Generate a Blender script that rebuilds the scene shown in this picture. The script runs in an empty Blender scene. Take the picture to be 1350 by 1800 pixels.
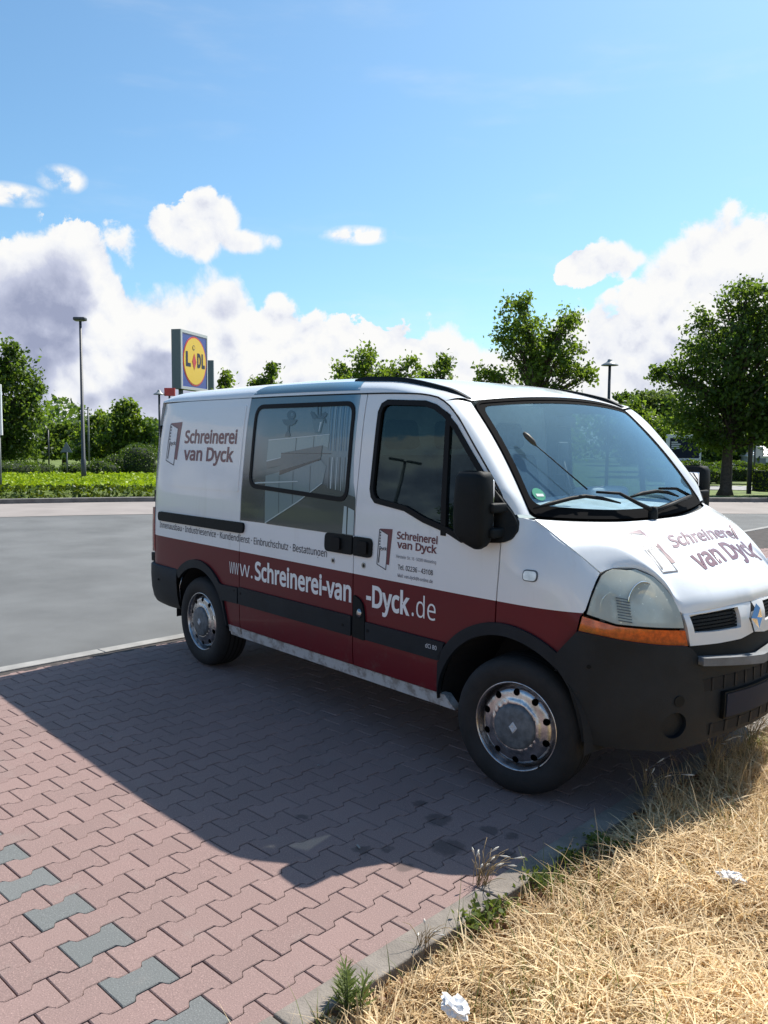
import bpy, bmesh, math, random, os
import numpy as np
from mathutils import Vector, Matrix
from mathutils.geometry import delaunay_2d_cdt
from mathutils.bvhtree import BVHTree
random.seed(7); RNG = np.random.default_rng(11)
SC = bpy.context.scene; COL = SC.collection
PI = math.pi

# ------------------------------------------------------------------ camera
CAM = Vector((2.568, -4.028, 1.709)); YAW, PITCH, ROLL, FPX = -0.8540, -0.0836, 0.0070, 1473.9
def cam_axes():
    f = Vector((math.sin(YAW)*math.cos(PITCH), math.cos(YAW)*math.cos(PITCH), math.sin(PITCH)))
    r = Vector((math.cos(YAW), -math.sin(YAW), 0)); u = r.cross(f)
    return (r*math.cos(ROLL)+u*math.sin(ROLL), u*math.cos(ROLL)-r*math.sin(ROLL), f)
CR, CU, CF = cam_axes()
cd = bpy.data.cameras.new('camera'); cam = bpy.data.objects.new('camera', cd); COL.objects.link(cam)
cam.matrix_world = Matrix(((CR.x, CU.x, -CF.x, CAM.x), (CR.y, CU.y, -CF.y, CAM.y), (CR.z, CU.z, -CF.z, CAM.z), (0, 0, 0, 1)))
cd.sensor_fit = 'HORIZONTAL'; cd.sensor_width = 36; cd.lens = FPX/1350*36; cd.clip_end = 4000; cd.clip_start = .05
SC.camera = cam
def ray(px, py):                                  # direction of a photo pixel (1350 x 1800)
    return (CF + CR*((px-675)/FPX) - CU*((py-900)/FPX))
def to_px(p):
    d = Vector(p)-CAM; z = d.dot(CF); return (675+FPX*d.dot(CR)/z, 900-FPX*d.dot(CU)/z)
def ground_px(px, py, z=0.0):
    d = ray(px, py); return CAM + d*((z-CAM.z)/d.z)
def at_dist(px, dist):                            # ground point under a photo column at a ground distance
    d = ray(px, 776); h = Vector((d.x, d.y, 0)).normalized(); return Vector((CAM.x, CAM.y, 0)) + h*dist

# ------------------------------------------------------------------ sky and sun
SUN = Vector((-0.105, 0.745, 1.0)).normalized()   # towards the sun
SUN_EL = math.asin(SUN.z); SUN_AZ = math.atan2(SUN.x, SUN.y)
sd = bpy.data.lights.new('sun', 'SUN'); sd.energy = 5.0; sd.angle = math.radians(.53); sd.color = (1, .95, .87)
so = bpy.data.objects.new('sun', sd); COL.objects.link(so); so.rotation_euler = (-SUN).to_track_quat('-Z', 'Y').to_euler(); so.location = (0, 0, 30)
SC.view_settings.view_transform = 'Standard'; SC.view_settings.look = 'None'; SC.view_settings.gamma = 1
SC.view_settings.exposure = 0.5; SC.view_settings.use_curve_mapping = False
SC.cycles.max_bounces = 8; SC.cycles.transparent_max_bounces = 12; SC.cycles.use_denoising = True
SC.cycles.caustics_reflective = False; SC.cycles.caustics_refractive = False
SC.cycles.sample_clamp_indirect = 6

class NT:                                          # small node-tree builder
    def __init__(s, tree): s.t = tree; s.n = tree.nodes; s.l = tree.links
    def new(s, typ, **kw):
        nd = s.n.new(typ)
        for k, v in kw.items(): setattr(nd, k, v)
        return nd
    def put(s, sock, v):
        if hasattr(v, 'is_linked') or isinstance(v, bpy.types.NodeSocket): s.l.new(v, sock)
        elif v is not None: sock.default_value = v
    def m(s, op, a, b=None, c=None, clamp=False):
        nd = s.new('ShaderNodeMath', operation=op); nd.use_clamp = clamp
        for i, v in enumerate((a, b, c)):
            if v is not None: s.put(nd.inputs[i], v)
        return nd.outputs[0]
    def vm(s, op, a, b=None, out=0):
        nd = s.new('ShaderNodeVectorMath', operation=op); s.put(nd.inputs[0], a)
        if b is not None: s.put(nd.inputs[3 if op == 'SCALE' else 1], b)
        return nd.outputs[1] if op in ('DOT_PRODUCT', 'LENGTH', 'DISTANCE') else nd.outputs[0]
    def noise(s, vec, scale, detail=4, rough=.55, out=0, lac=2.0):
        nd = s.new('ShaderNodeTexNoise'); s.put(nd.inputs['Vector'], vec)
        nd.inputs['Scale'].default_value = scale; nd.inputs['Detail'].default_value = detail
        nd.inputs['Roughness'].default_value = rough; nd.inputs['Lacunarity'].default_value = lac
        return nd.outputs[out]
    def ramp(s, fac, stops, interp='LINEAR'):
        nd = s.new('ShaderNodeValToRGB'); cr = nd.color_ramp; cr.interpolation = interp
        while len(cr.elements) < len(stops): cr.elements.new(.5)
        for e, (p, c) in zip(cr.elements, stops):
            e.position = p; e.color = (c, c, c, 1) if isinstance(c, (int, float)) else (*c, 1)
        s.put(nd.inputs[0], fac); return nd.outputs[0]
    def mix(s, fac, a, b, mode='MIX'):
        nd = s.new('ShaderNodeMix', data_type='RGBA', blend_type=mode)
        s.put(nd.inputs[0], fac)
        for i, v in ((6, a), (7, b)):
            if isinstance(v, (tuple, list)): v = (*v, 1) if len(v) == 3 else v
            s.put(nd.inputs[i], v)
        return nd.outputs[2]
    def step(s, x, lo, hi):
        nd = s.new('ShaderNodeMapRange', interpolation_type='SMOOTHSTEP'); s.put(nd.inputs[0], x)
        for i, v in ((1, lo), (2, hi)): s.put(nd.inputs[i], v)
        return nd.outputs[0]

def build_world():
    w = bpy.data.worlds.new('World'); SC.world = w; w.use_nodes = True
    g = NT(w.node_tree); g.n.clear()
    sky = g.new('ShaderNodeTexSky', sky_type='NISHITA'); sky.sun_disc = False
    sky.sun_elevation = SUN_EL; sky.sun_rotation = SUN_AZ; sky.air_density = 1.0; sky.dust_density = 1.1; sky.ozone_density = 1.6
    d = g.vm('NORMALIZE', g.new('ShaderNodeTexCoord').outputs['Generated'])
    skyc = g.mix(1, sky.outputs[0], (.91, 1.25, 1.36), 'MULTIPLY')
    fh = Vector((math.sin(YAW), math.cos(YAW), 0)); rh = Vector((math.cos(YAW), -math.sin(YAW), 0))
    az = g.m('ARCTAN2', g.vm('DOT_PRODUCT', d, tuple(rh)), g.vm('DOT_PRODUCT', d, tuple(fh)))
    sep = g.new('ShaderNodeSeparateXYZ'); g.l.new(d, sep.inputs[0]); el = g.m('ARCSINE', sep.outputs[2])
    def A(x): return math.atan((x-675)/FPX)
    def E(y): return (776-y)/FPX
    # height of the top of the cloud bank round the horizon
    fc = g.new('ShaderNodeFloatCurve'); cu = fc.mapping.curves[0]
    tops = [(-3.1416, .20), (-2.6, .27), (-2.1, .17), (-1.7, .24), (-1.3, .16), (-.95, .22), (-.7, .17)]
    tops += [(A(x), E(y)) for x, y in ((0, 462), (60, 440), (110, 414), (165, 424), (195, 452), (215, 520), (245, 520), (290, 503), (345, 497), (395, 482), (432, 505), (450, 545), (485, 528), (520, 556), (600, 560), (700, 566), (780, 560), (830, 596), (900, 572), (960, 556), (1010, 545), (1090, 520), (1130, 462), (1180, 425), (1250, 404), (1350, 400))]
    tops += [(.6, .235), (.8, .19), (1.1, .24), (1.5, .18), (2.0, .26), (2.5, .17), (2.9, .22), (3.1416, .20)]
    pts = [((a+PI)/(2*PI), t/.4) for a, t in tops]
    cu.points[0].location = pts[0]; cu.points[-1].location = pts[-1]
    for q in pts[1:-1]: cu.points.new(*q)
    fc.mapping.update(); g.put(fc.inputs['Value'], g.m('MULTIPLY_ADD', az, 1/(2*PI), .5))
    top = g.m('MULTIPLY', fc.outputs[0], .4)
    warp = g.new('ShaderNodeVectorMath', operation='MULTIPLY_ADD')
    g.l.new(g.noise(d, 7, 3, .5, 1), warp.inputs[0]); warp.inputs[1].default_value = (.05, .05, .05); g.l.new(d, warp.inputs[2])
    dw = warp.outputs[0]
    def billow(v):
        n1 = g.noise(v, 19, 12, .645)
        vor = g.new('ShaderNodeTexVoronoi', feature='SMOOTH_F1'); g.put(vor.inputs['Vector'], v); vor.inputs['Scale'].default_value = 34
        vor.inputs['Smoothness'].default_value = .6
        return g.m('ADD', g.m('MULTIPLY', n1, 1.0), g.m('MULTIPLY', g.m('SUBTRACT', .55, vor.outputs['Distance']), .38))
    b0 = billow(dw); lift = (SUN*.6+Vector((0, 0, .5))).normalized()*.017
    b1 = billow(g.vm('ADD', dw, tuple(lift)))
    bank = g.m('MULTIPLY', g.m('SUBTRACT', top, el), 26)
    bank = g.m('MINIMUM', bank, 1.9)
    def blob(px, py, rx, ry, gain=1.0):
        u = g.m('DIVIDE', g.m('SUBTRACT', az, A(px)), rx/FPX); v = g.m('DIVIDE', g.m('SUBTRACT', el, E(py)), ry/FPX)
        r = g.m('SQRT', g.m('ADD', g.m('MULTIPLY', u, u), g.m('MULTIPLY', v, v)))
        return g.m('MULTIPLY', g.m('SUBTRACT', 1, r), gain)
    dens = bank
    for b in ((340, 436, 90, 48, 1.7), (378, 408, 50, 48, 1.7), (425, 447, 60, 24, 1.5), (1020, 484, 55, 32, 1.2), (1075, 478, 50, 30, 1.2), (225, 462, 45, 34, .55)):
        dens = g.m('MAXIMUM', dens, blob(*b))
    raw = g.m('ADD', dens, g.m('MULTIPLY', g.m('SUBTRACT', b0, .54), 2.2))
    mask = g.step(raw, .0, g.m('MULTIPLY_ADD', g.step(g.noise(d, 9, 2, .5), .38, .66), .62, .10))
    # thin veils
    veil = g.m('MULTIPLY', g.m('MAXIMUM', g.m('MAXIMUM', blob(625, 430, 75, 18), blob(25, 402, 80, 20)), g.m('MAXIMUM', blob(122, 372, 42, 24), blob(866, 22, 50, 40))), g.m('MULTIPLY', g.step(b0, .36, .70), 3.0), clamp=True)
    cirr = g.m('MULTIPLY', g.step(g.noise(g.vm('MULTIPLY', d, (3, 3, 14)), 1.6, 5, .55), .52, .85), .18)
    mask = g.m('MAXIMUM', mask, g.m('MAXIMUM', veil, cirr))
    # light and grey: sides turned to the sun against thick bases
    relief = g.m('MULTIPLY', g.m('SUBTRACT', b0, b1), 1.15)
    depth = g.step(raw, .35, 2.0)
    patch = g.step(g.noise(g.vm('ADD', d, (3.1, .4, 0)), 8.5, 3, .5), .44, .60)
    side = g.m('MULTIPLY_ADD', g.step(az, -.34, -.02), -.80, .95)       # looking into the sun the bank is thin and bright
    grey = g.m('MULTIPLY', g.m('MULTIPLY', depth, patch), g.m('MULTIPLY', side, g.m('MULTIPLY_ADD', g.step(el, .25, .16), .75, .25)))
    lit = g.m('SUBTRACT', g.m('ADD', .97, relief), g.m('MULTIPLY', grey, .95), clamp=True)
    cc = g.ramp(lit, [(0, (.36, .40, .56)), (.45, (.60, .64, .80)), (.8, (.93, .95, 1.0)), (1, (1.03, 1.03, 1.02))])
    haze = g.step(el, .10, -.01)
    cc = g.mix(g.m('MULTIPLY', haze, .35), cc, (.86, .89, .96))
    b_sky = g.new('ShaderNodeBackground'); g.put(b_sky.inputs[0], skyc); b_sky.inputs[1].default_value = .087
    b_cl = g.new('ShaderNodeBackground'); g.put(b_cl.inputs[0], cc); b_cl.inputs[1].default_value = .67
    mx = g.new('ShaderNodeMixShader'); g.put(mx.inputs[0], mask); g.l.new(b_sky.outputs[0], mx.inputs[1]); g.l.new(b_cl.outputs[0], mx.inputs[2])
    o = g.new('ShaderNodeOutputWorld'); g.l.new(mx.outputs[0], o.inputs[0])
    w.cycles.sampling_method = 'MANUAL'; w.cycles.sample_map_resolution = 1024
build_world()

# ------------------------------------------------------------------ materials
MATS = {}
def principled(name, color, rough=.6, metal=0, coat=0, spec=.5, noise=None, bump=None, trans=None):
    """noise = (scale, amount, detail): colour variation; bump = (scale, strength)."""
    m = bpy.data.materials.new(name); m.use_nodes = True; g = NT(m.node_tree); b = g.n['Principled BSDF']
    pos = g.new('ShaderNodeTexCoord').outputs['Object']
    col = (*color, 1)
    if noise:
        n = g.noise(pos, noise[0], noise[2] if len(noise) > 2 else 5, .6)
        k = noise[1]
        col = g.mix(g.step(n, .25, .75), tuple(c*(1-k) for c in color), tuple(min(1, c*(1+k)) for c in color))
    g.put(b.inputs['Base Color'], col)
    b.inputs['Roughness'].default_value = rough; b.inputs['Metallic'].default_value = metal
    b.inputs['Coat Weight'].default_value = coat; b.inputs['Coat Roughness'].default_value = .06
    b.inputs['Specular IOR Level'].default_value = spec
    if bump:
        bp = g.new('ShaderNodeBump'); bp.inputs['Strength'].default_value = bump[1]; bp.inputs['Distance'].default_value = .01
        g.put(bp.inputs['Height'], g.noise(pos, bump[0], 6, .6)); g.l.new(bp.outputs[0], b.inputs['Normal'])
    MATS[name] = m; return m
def M(n): return MATS[n]

def paint_material():
    m = bpy.data.materials.new('paint'); m.use_nodes = True; g = NT(m.node_tree); b = g.n['Principled BSDF']
    geo = g.new('ShaderNodeNewGeometry').outputs['Position']; sp = g.new('ShaderNodeSeparateXYZ'); g.l.new(geo, sp.inputs[0])
    red = g.m('LESS_THAN', sp.outputs[2], .938)
    front = g.m('LESS_THAN', sp.outputs[0], .34)                       # the band stops at the headlight
    red = g.m('MULTIPLY', red, g.m('MULTIPLY', front, g.m('GREATER_THAN', sp.outputs[2], .392)))
    dirt = g.step(g.noise(geo, 3.0, 6, .65), .45, .8)
    streak = g.step(g.noise(g.vm('MULTIPLY', geo, (14, 14, 1.2)), 1.0, 5, .6), .55, .80)
    white = g.mix(g.m('MULTIPLY', dirt, .35), (.80, .81, .82), (.68, .69, .69))
    white = g.mix(g.m('MULTIPLY', g.m('MULTIPLY', streak, g.step(sp.outputs[2], 1.9, 1.0)), .22), white, (.50, .49, .46))
    redc = g.mix(g.m('MULTIPLY', dirt, .5), (.128, .009, .015), (.100, .014, .018))
    low = g.m('MULTIPLY', g.step(g.noise(geo, 9, 6, .7), .52, .75), g.step(sp.outputs[2], .75, .36))
    redc = g.mix(g.m('MULTIPLY', low, .5), redc, (.12, .085, .075))
    sill = g.mix(g.step(g.noise(geo, 14, 6, .7), .45, .62), (.50, .51, .51), (.26, .24, .22))
    c = g.mix(red, white, redc); c = g.mix(g.m('LESS_THAN', sp.outputs[2], .392), c, sill)
    g.put(b.inputs['Base Color'], c); b.inputs['Roughness'].default_value = .38; g.put(b.inputs['Coat Weight'], g.m('MULTIPLY_ADD', red, -.62, .8)); g.put(b.inputs['Specular IOR Level'], g.m('MULTIPLY_ADD', red, -.3, .5))
    g.put(b.inputs['Coat Roughness'], g.m('MULTIPLY_ADD', dirt, .10, .05))
    bp = g.new('ShaderNodeBump'); bp.inputs['Strength'].default_value = .10; bp.inputs['Distance'].default_value = .02; g.put(bp.inputs['Height'], g.noise(geo, 2.6, 2, .4)); g.l.new(bp.outputs[0], b.inputs['Normal'])
    MATS['paint'] = m
paint_material()

def glass(name, tint, gloss=.03, haze_sky=0.0, dcol=(.6, .65, .7), ior=1.5, sheen=(1, 1, 1)):
    m = bpy.data.materials.new(name); m.use_nodes = True; g = NT(m.node_tree); g.n.clear()
    tr = g.new('ShaderNodeBsdfTransparent'); tr.inputs[0].default_value = (*tint, 1)
    gl = g.new('ShaderNodeBsdfGlossy'); gl.inputs['Roughness'].default_value = gloss; gl.inputs[0].default_value = (*sheen, 1)
    f0 = ((ior-1)/(ior+1))**2; lw = g.new('ShaderNodeLayerWeight'); lw.inputs[0].default_value = .5   # same from both sides of the pane
    fr = g.m('MULTIPLY_ADD', g.m('POWER', lw.outputs['Facing'], 5), 1-f0, f0)
    mx = g.new('ShaderNodeMixShader'); g.l.new(fr, mx.inputs[0]); g.l.new(tr.outputs[0], mx.inputs[1]); g.l.new(gl.outputs[0], mx.inputs[2])
    out = mx.outputs[0]
    if haze_sky:
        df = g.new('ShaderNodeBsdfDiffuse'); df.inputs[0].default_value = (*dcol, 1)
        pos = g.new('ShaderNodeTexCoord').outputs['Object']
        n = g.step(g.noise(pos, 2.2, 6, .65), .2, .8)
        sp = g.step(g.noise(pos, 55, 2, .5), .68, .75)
        f = g.m('MULTIPLY', g.m('ADD', g.m('MULTIPLY_ADD', n, .35, .65), g.m('MULTIPLY', sp, .6)), haze_sky, clamp=True)
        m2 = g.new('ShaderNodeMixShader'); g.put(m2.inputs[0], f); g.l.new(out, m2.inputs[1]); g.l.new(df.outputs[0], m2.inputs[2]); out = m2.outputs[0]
    o = g.new('ShaderNodeOutputMaterial'); g.l.new(out, o.inputs[0]); MATS[name] = m

def leaf_material(name, c1, c2, trans=(.25, .42, .05), tw=.45, rough=.5, tlow=.7):
    m = bpy.data.materials.new(name); m.use_nodes = True; g = NT(m.node_tree); g.n.clear()
    a = g.new('ShaderNodeAttribute', attribute_name='tint').outputs['Fac']
    c = g.mix(a, c1, c2)
    df = g.new('ShaderNodeBsdfPrincipled'); g.put(df.inputs['Base Color'], c); df.inputs['Roughness'].default_value = rough; df.inputs['Specular IOR Level'].default_value = .35
    t = g.new('ShaderNodeBsdfTranslucent'); g.put(t.inputs[0], g.mix(a, tuple(x*tlow for x in trans), trans))
    mx = g.new('ShaderNodeMixShader'); mx.inputs[0].default_value = tw; g.l.new(df.outputs[0], mx.inputs[1]); g.l.new(t.outputs[0], mx.inputs[2])
    o = g.new('ShaderNodeOutputMaterial'); g.l.new(mx.outputs[0], o.inputs[0]); MATS[name] = m

principled('black_plastic', (.006, .0078, .0088), .62, spec=.22, noise=(6, .25), bump=(220, .12))
principled('grey_plastic', (.0085, .0120, .0165), .6, spec=.3, noise=(4, .35), bump=(180, .15))
principled('pad_grey', (.13, .14, .155), .6, noise=(7, .3), bump=(160, .2))
principled('rubber', (.011, .011, .012), .75, noise=(9, .4), bump=(90, .2))
principled('seal', (.006, .006, .007), .6, spec=.2)
principled('frit', (.005, .005, .006), .85, spec=.06)
principled('steel', (.46, .46, .47), .25, metal=1.0, noise=(16, .35), bump=(60, .1))
principled('hub_grey', (.10, .115, .13), .5, noise=(25, .4))
principled('reflection_brown', (.055, .042, .025), .5)
principled('chrome', (.82, .83, .85), .08, metal=1)
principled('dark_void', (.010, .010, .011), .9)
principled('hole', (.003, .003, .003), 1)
principled('amber', (.62, .10, .005), .18, coat=1, noise=(40, .35))
principled('tail_red', (.25, .008, .008), .2, coat=1)
principled('reflector', (.80, .82, .78), .35, metal=.6, noise=(18, .25))
principled('interior_grey', (.42, .44, .46), .75, noise=(8, .15))
principled('seat_cloth', (.075, .085, .10), .9, noise=(30, .3))
principled('dash_top', (.62, .65, .66), .6, noise=(12, .15))
principled('wine', (.135, .022, .035), .4, coat=.4)
principled('ink', (.022, .018, .035), .4, coat=.4)
principled('ink_faint', (.10, .09, .12), .5)
principled('vinyl_white', (.82, .82, .82), .4, coat=.3)
principled('pale_grey', (.55, .57, .6), .4)
principled('lamp_metal', (.05, .055, .065), .5, noise=(3, .2))
principled('lamp_light', (.30, .31, .31), .45)
principled('pole_grey', (.16, .17, .17), .55, noise=(5, .2))
principled('asphalt', (.128, .130, .129), .85, noise=(.7, .22, 9), bump=(260, .5))
principled('concrete', (.215, .185, .158), .85, noise=(7, .28, 8), bump=(120, .5))
principled('gutter_concrete', (.29, .28, .265), .85, noise=(5, .2, 8), bump=(140, .4))
principled('joint_sand', (.060, .050, .045), .95, noise=(9, .4))
principled('soil', (.105, .068, .036), .95, noise=(6, .5, 8), bump=(40, .8))
principled('bark', (.075, .06, .048), .9, noise=(12, .4), bump=(30, .8))
principled('far_paving', (.27, .235, .215), .85, noise=(.9, .12, 6))
principled('kerb_dark', (.16, .15, .14), .85, noise=(4, .3))
principled('lawn', (.11, .15, .025), .9, noise=(2.2, .5, 8), bump=(25, .8))
principled('sign_blue', (.004, .05, .30), .35, coat=.5)
principled('sign_yellow', (.80, .52, .012), .35, coat=.5)
principled('sign_red', (.55, .012, .012), .35, coat=.5)
principled('sign_grey', (.14, .17, .20), .5)
principled('sign_frame', (.50, .52, .54), .5)
principled('sign_white', (.72, .73, .74), .5)
principled('sign_navy', (.012, .018, .036), .6, spec=.2)
principled('letter_blue', (.006, .016, .05), .4)
principled('paper', (.80, .79, .78), .7)
principled('paper_pink', (.60, .20, .24), .7)
principled('tent_white', (.62, .65, .70), .7, noise=(2, .1))
principled('sticker_green', (.02, .30, .17), .4)
glass('windscreen_glass', (.74, .86, .90), .02, .17, (.30, .57, .82), 1.85, (.75, .93, 1.0))  # thin dust; its blue is reflected sky put into the diffuse colour
glass('side_glass', (.14, .21, .21), .015, 0, ior=1.62, sheen=(.60, .80, .82))
glass('lens_glass', (.84, .86, .80), .06, .60, (.90, .92, .80), 1.5)  # milky plastic, with reflected sky put into its pale diffuse colour
leaf_material('maple_leaf', (.018, .042, .008), (.075, .122, .018), (.34, .50, .04), .40)
leaf_material('dark_leaf', (.015, .036, .009), (.060, .102, .016), (.27, .42, .04), .38)
leaf_material('pale_leaf', (.045, .075, .022), (.09, .13, .035), (.24, .34, .06), .4)
leaf_material('hedge_leaf', (.022, .050, .010), (.065, .105, .018), (.20, .33, .02), .3)
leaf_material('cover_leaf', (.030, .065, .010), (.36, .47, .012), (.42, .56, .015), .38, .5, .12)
leaf_material('straw', (.36, .21, .085), (.94, .75, .46), (.75, .56, .28), .32, .55)
leaf_material('green_blade', (.075, .105, .020), (.15, .19, .045), (.25, .32, .05), .35)

def paver_material(name, color, k):
    m = bpy.data.materials.new(name); m.use_nodes = True; g = NT(m.node_tree); b = g.n['Principled BSDF']
    pos = g.new('ShaderNodeNewGeometry').outputs['Position']
    oi = g.new('ShaderNodeAttribute', attribute_name='tint').outputs['Fac']
    c = g.mix(oi, tuple(x*(1-k) for x in color), tuple(x*(1+k) for x in color))
    c = g.mix(g.m('MULTIPLY', g.step(g.noise(pos, 1.1, 5, .6), .35, .7), .38), c, tuple(x*y for x, y in zip(color, (.86, .93, .92))))
    grit = g.noise(pos, 210, 3, .7)
    c = g.mix(g.step(grit, .55, .68), c, tuple(min(1, x*1.6) for x in color))
    c = g.mix(g.m('MULTIPLY', g.step(grit, .44, .32), .65), c, tuple(x*.45 for x in color))
    wear = g.step(g.noise(pos, 5, 6, .65), .55, .8); c = g.mix(g.m('MULTIPLY', wear, .3), c, (.30, .26, .23))
    # old oil spots in the bay
    sp = None
    for x, y, r in STAINS:
        dd = g.vm('DISTANCE', g.vm('ADD', pos, g.vm('SCALE', g.vm('SUBTRACT', g.noise(pos, 14, 3, .6, 1), (.5, .5, .5)), .09)), (x, y, 0))
        s1 = g.step(dd, r, r*.55); sp = s1 if sp is None else g.m('MAXIMUM', sp, s1)
    c = g.mix(g.m('MULTIPLY', sp, .52), c, (.02, .018, .018))
    g.put(b.inputs['Base Color'], c); b.inputs['Roughness'].default_value = .88
    bp = g.new('ShaderNodeBump'); bp.inputs['Strength'].default_value = .55; bp.inputs['Distance'].default_value = .003
    g.put(bp.inputs['Height'], g.noise(pos, 160, 4, .7)); g.l.new(bp.outputs[0], b.inputs['Normal'])
    MATS[name] = m
STAINS = [(*ground_px(*q)[:2], r) for q, r in (((772, 1440), .075), ((787, 1490), .085), ((862, 1458), .05), ((637, 1495), .045), ((683, 1492), .032), ((740, 1411), .045), ((706, 1525), .05), ((890, 1502), .05), ((535, 1436), .04), ((900, 1470), .04))]
paver_material('paver_red', (.250, .165, .148), .07)
paver_material('paver_grey', (.150, .154, .150), .06)

# ------------------------------------------------------------------ mesh helpers
def finish(o, mat=None, parent=None, smooth=False):
    COL.objects.link(o)
    if mat is not None:
        for mm in (mat if isinstance(mat, (list, tuple)) else [mat]): o.data.materials.append(MATS[mm] if isinstance(mm, str) else mm)
    if parent is not None: o.parent = parent
    if smooth: o.data.polygons.foreach_set('use_smooth', [True]*len(o.data.polygons))
    return o
def mesh(name, verts, faces, mat=None, parent=None, smooth=False):
    me = bpy.data.meshes.new(name); me.from_pydata([tuple(v) for v in verts], [], faces); me.update()
    return finish(bpy.data.objects.new(name, me), mat, parent, smooth)
def from_bm(name, bm, mat=None, parent=None, smooth=False):
    me = bpy.data.meshes.new(name); bm.normal_update(); bm.to_mesh(me); bm.free()
    return finish(bpy.data.objects.new(name, me), mat, parent, smooth)
def raw_mesh(name, V, F, tint=None):
    """V (n,3) float array, F (m,k) int array of equal-sided faces, tint per face."""
    me = bpy.data.meshes.new(name); n, k = F.shape
    me.vertices.add(len(V)); me.vertices.foreach_set('co', np.ascontiguousarray(V, np.float32).ravel())
    me.loops.add(n*k); me.loops.foreach_set('vertex_index', np.ascontiguousarray(F, np.int32).ravel())
    me.polygons.add(n); me.polygons.foreach_set('loop_start', np.arange(n, dtype=np.int32)*k)
    if tint is not None:
        at = me.attributes.new('tint', 'FLOAT', 'FACE'); at.data.foreach_set('value', np.ascontiguousarray(tint, np.float32))
    me.update(); me.validate(); return me
def box(bm, lo, hi, bev=0.0, mtx=None):
    r = bmesh.ops.create_cube(bm, size=1); vs = r['verts']
    c = (Vector(lo)+Vector(hi))/2; s = Vector(hi)-Vector(lo)
    for v in vs: v.co = Vector((v.co.x*s.x, v.co.y*s.y, v.co.z*s.z))+c
    if bev:
        es = list({e for v in vs for e in v.link_edges}); rb = bmesh.ops.bevel(bm, geom=es, offset=bev, segments=3, affect='EDGES', profile=.5)
        vs = list({v for f in rb['faces'] for v in f.verts}|{v for v in vs if v.is_valid})
    if mtx is not None:
        for v in vs: v.co = mtx @ v.co
    return vs
def tube(pts, rad, seg=8, cap=True):
    """Swept tube; returns verts, faces."""
    V, F = [], []; n = len(pts); P = [Vector(p) for p in pts]
    R = rad if isinstance(rad, (list, tuple)) else [rad]*n
    up = Vector((.13, .21, 1)).normalized()
    for i in range(n):
        t = (P[min(i+1, n-1)]-P[max(i-1, 0)]).normalized()
        a = t.cross(up)
        if a.length < 1e-3: a = t.cross(Vector((1, 0, 0)))
        a.normalize(); b = t.cross(a).normalized()
        for k in range(seg):
            th = 2*PI*k/seg; V.append(P[i]+(a*math.cos(th)+b*math.sin(th))*R[i])
    for i in range(n-1):
        for k in range(seg):
            k2 = (k+1) % seg; F.append((i*seg+k, i*seg+k2, (i+1)*seg+k2, (i+1)*seg+k))
    if cap: F.append(tuple(range(seg-1, -1, -1))); F.append(tuple(range((n-1)*seg, n*seg)))
    return V, F
def merge(*parts):
    V, F = [], []
    for v, f in parts:
        o = len(V); V += list(v); F += [tuple(i+o for i in q) for q in f]
    return V, F
def lathe(profile, seg=48, axis='Y', center=(0, 0, 0), closed=False):
    """profile: (radius, height) along the axis."""
    V, F = [], []; n = len(profile); c = Vector(center)
    for k in range(seg):
        th = 2*PI*k/seg; cs, sn = math.cos(th), math.sin(th)
        for r, h in profile:
            V.append(c+(Vector((r*cs, h, r*sn)) if axis == 'Y' else Vector((r*cs, r*sn, h))))
    for k in range(seg):
        k2 = (k+1) % seg
        for i in range(n-1 if not closed else n):
            j = (i+1) % n; F.append((k*n+i, k*n+j, k2*n+j, k2*n+i))
    return V, F
def empty(name, loc=(0, 0, 0), label=None, cat=None, group=None):
    o = bpy.data.objects.new(name, None); COL.objects.link(o); o.location = loc; o.empty_display_size = .1
    return tag(o, label, cat, group) if label else o
def tag(o, label, cat, group=None):
    o['label'] = label; o['category'] = cat
    if group: o['group'] = group
    return o
def structure(o, label=None):
    o['kind'] = 'structure'
    if label: o['label'] = label
    return o
def pchip(X, Y):
    X = np.array(X, float); Y = np.array(Y, float); h = np.diff(X); d = np.diff(Y)/h; s = np.zeros(len(X))
    for i in range(1, len(X)-1):
        if d[i-1]*d[i] > 0:
            w1 = 2*h[i]+h[i-1]; w2 = h[i]+2*h[i-1]; s[i] = (w1+w2)/(w1/d[i-1]+w2/d[i])
    s[0], s[-1] = d[0], d[-1]; X_, Y_, s_, h_ = X.tolist(), Y.tolist(), s.tolist(), h.tolist()
    import bisect
    def f(x):
        if x <= X_[0]: return Y_[0]+s_[0]*(x-X_[0])
        if x >= X_[-1]: return Y_[-1]+s_[-1]*(x-X_[-1])
        i = bisect.bisect_right(X_, x)-1; t = (x-X_[i])/h_[i]; t2 = t*t; t3 = t2*t
        return (2*t3-3*t2+1)*Y_[i]+(t3-2*t2+t)*h_[i]*s_[i]+(-2*t3+3*t2)*Y_[i+1]+(t3-t2)*h_[i]*s_[i+1]
    return f
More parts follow.
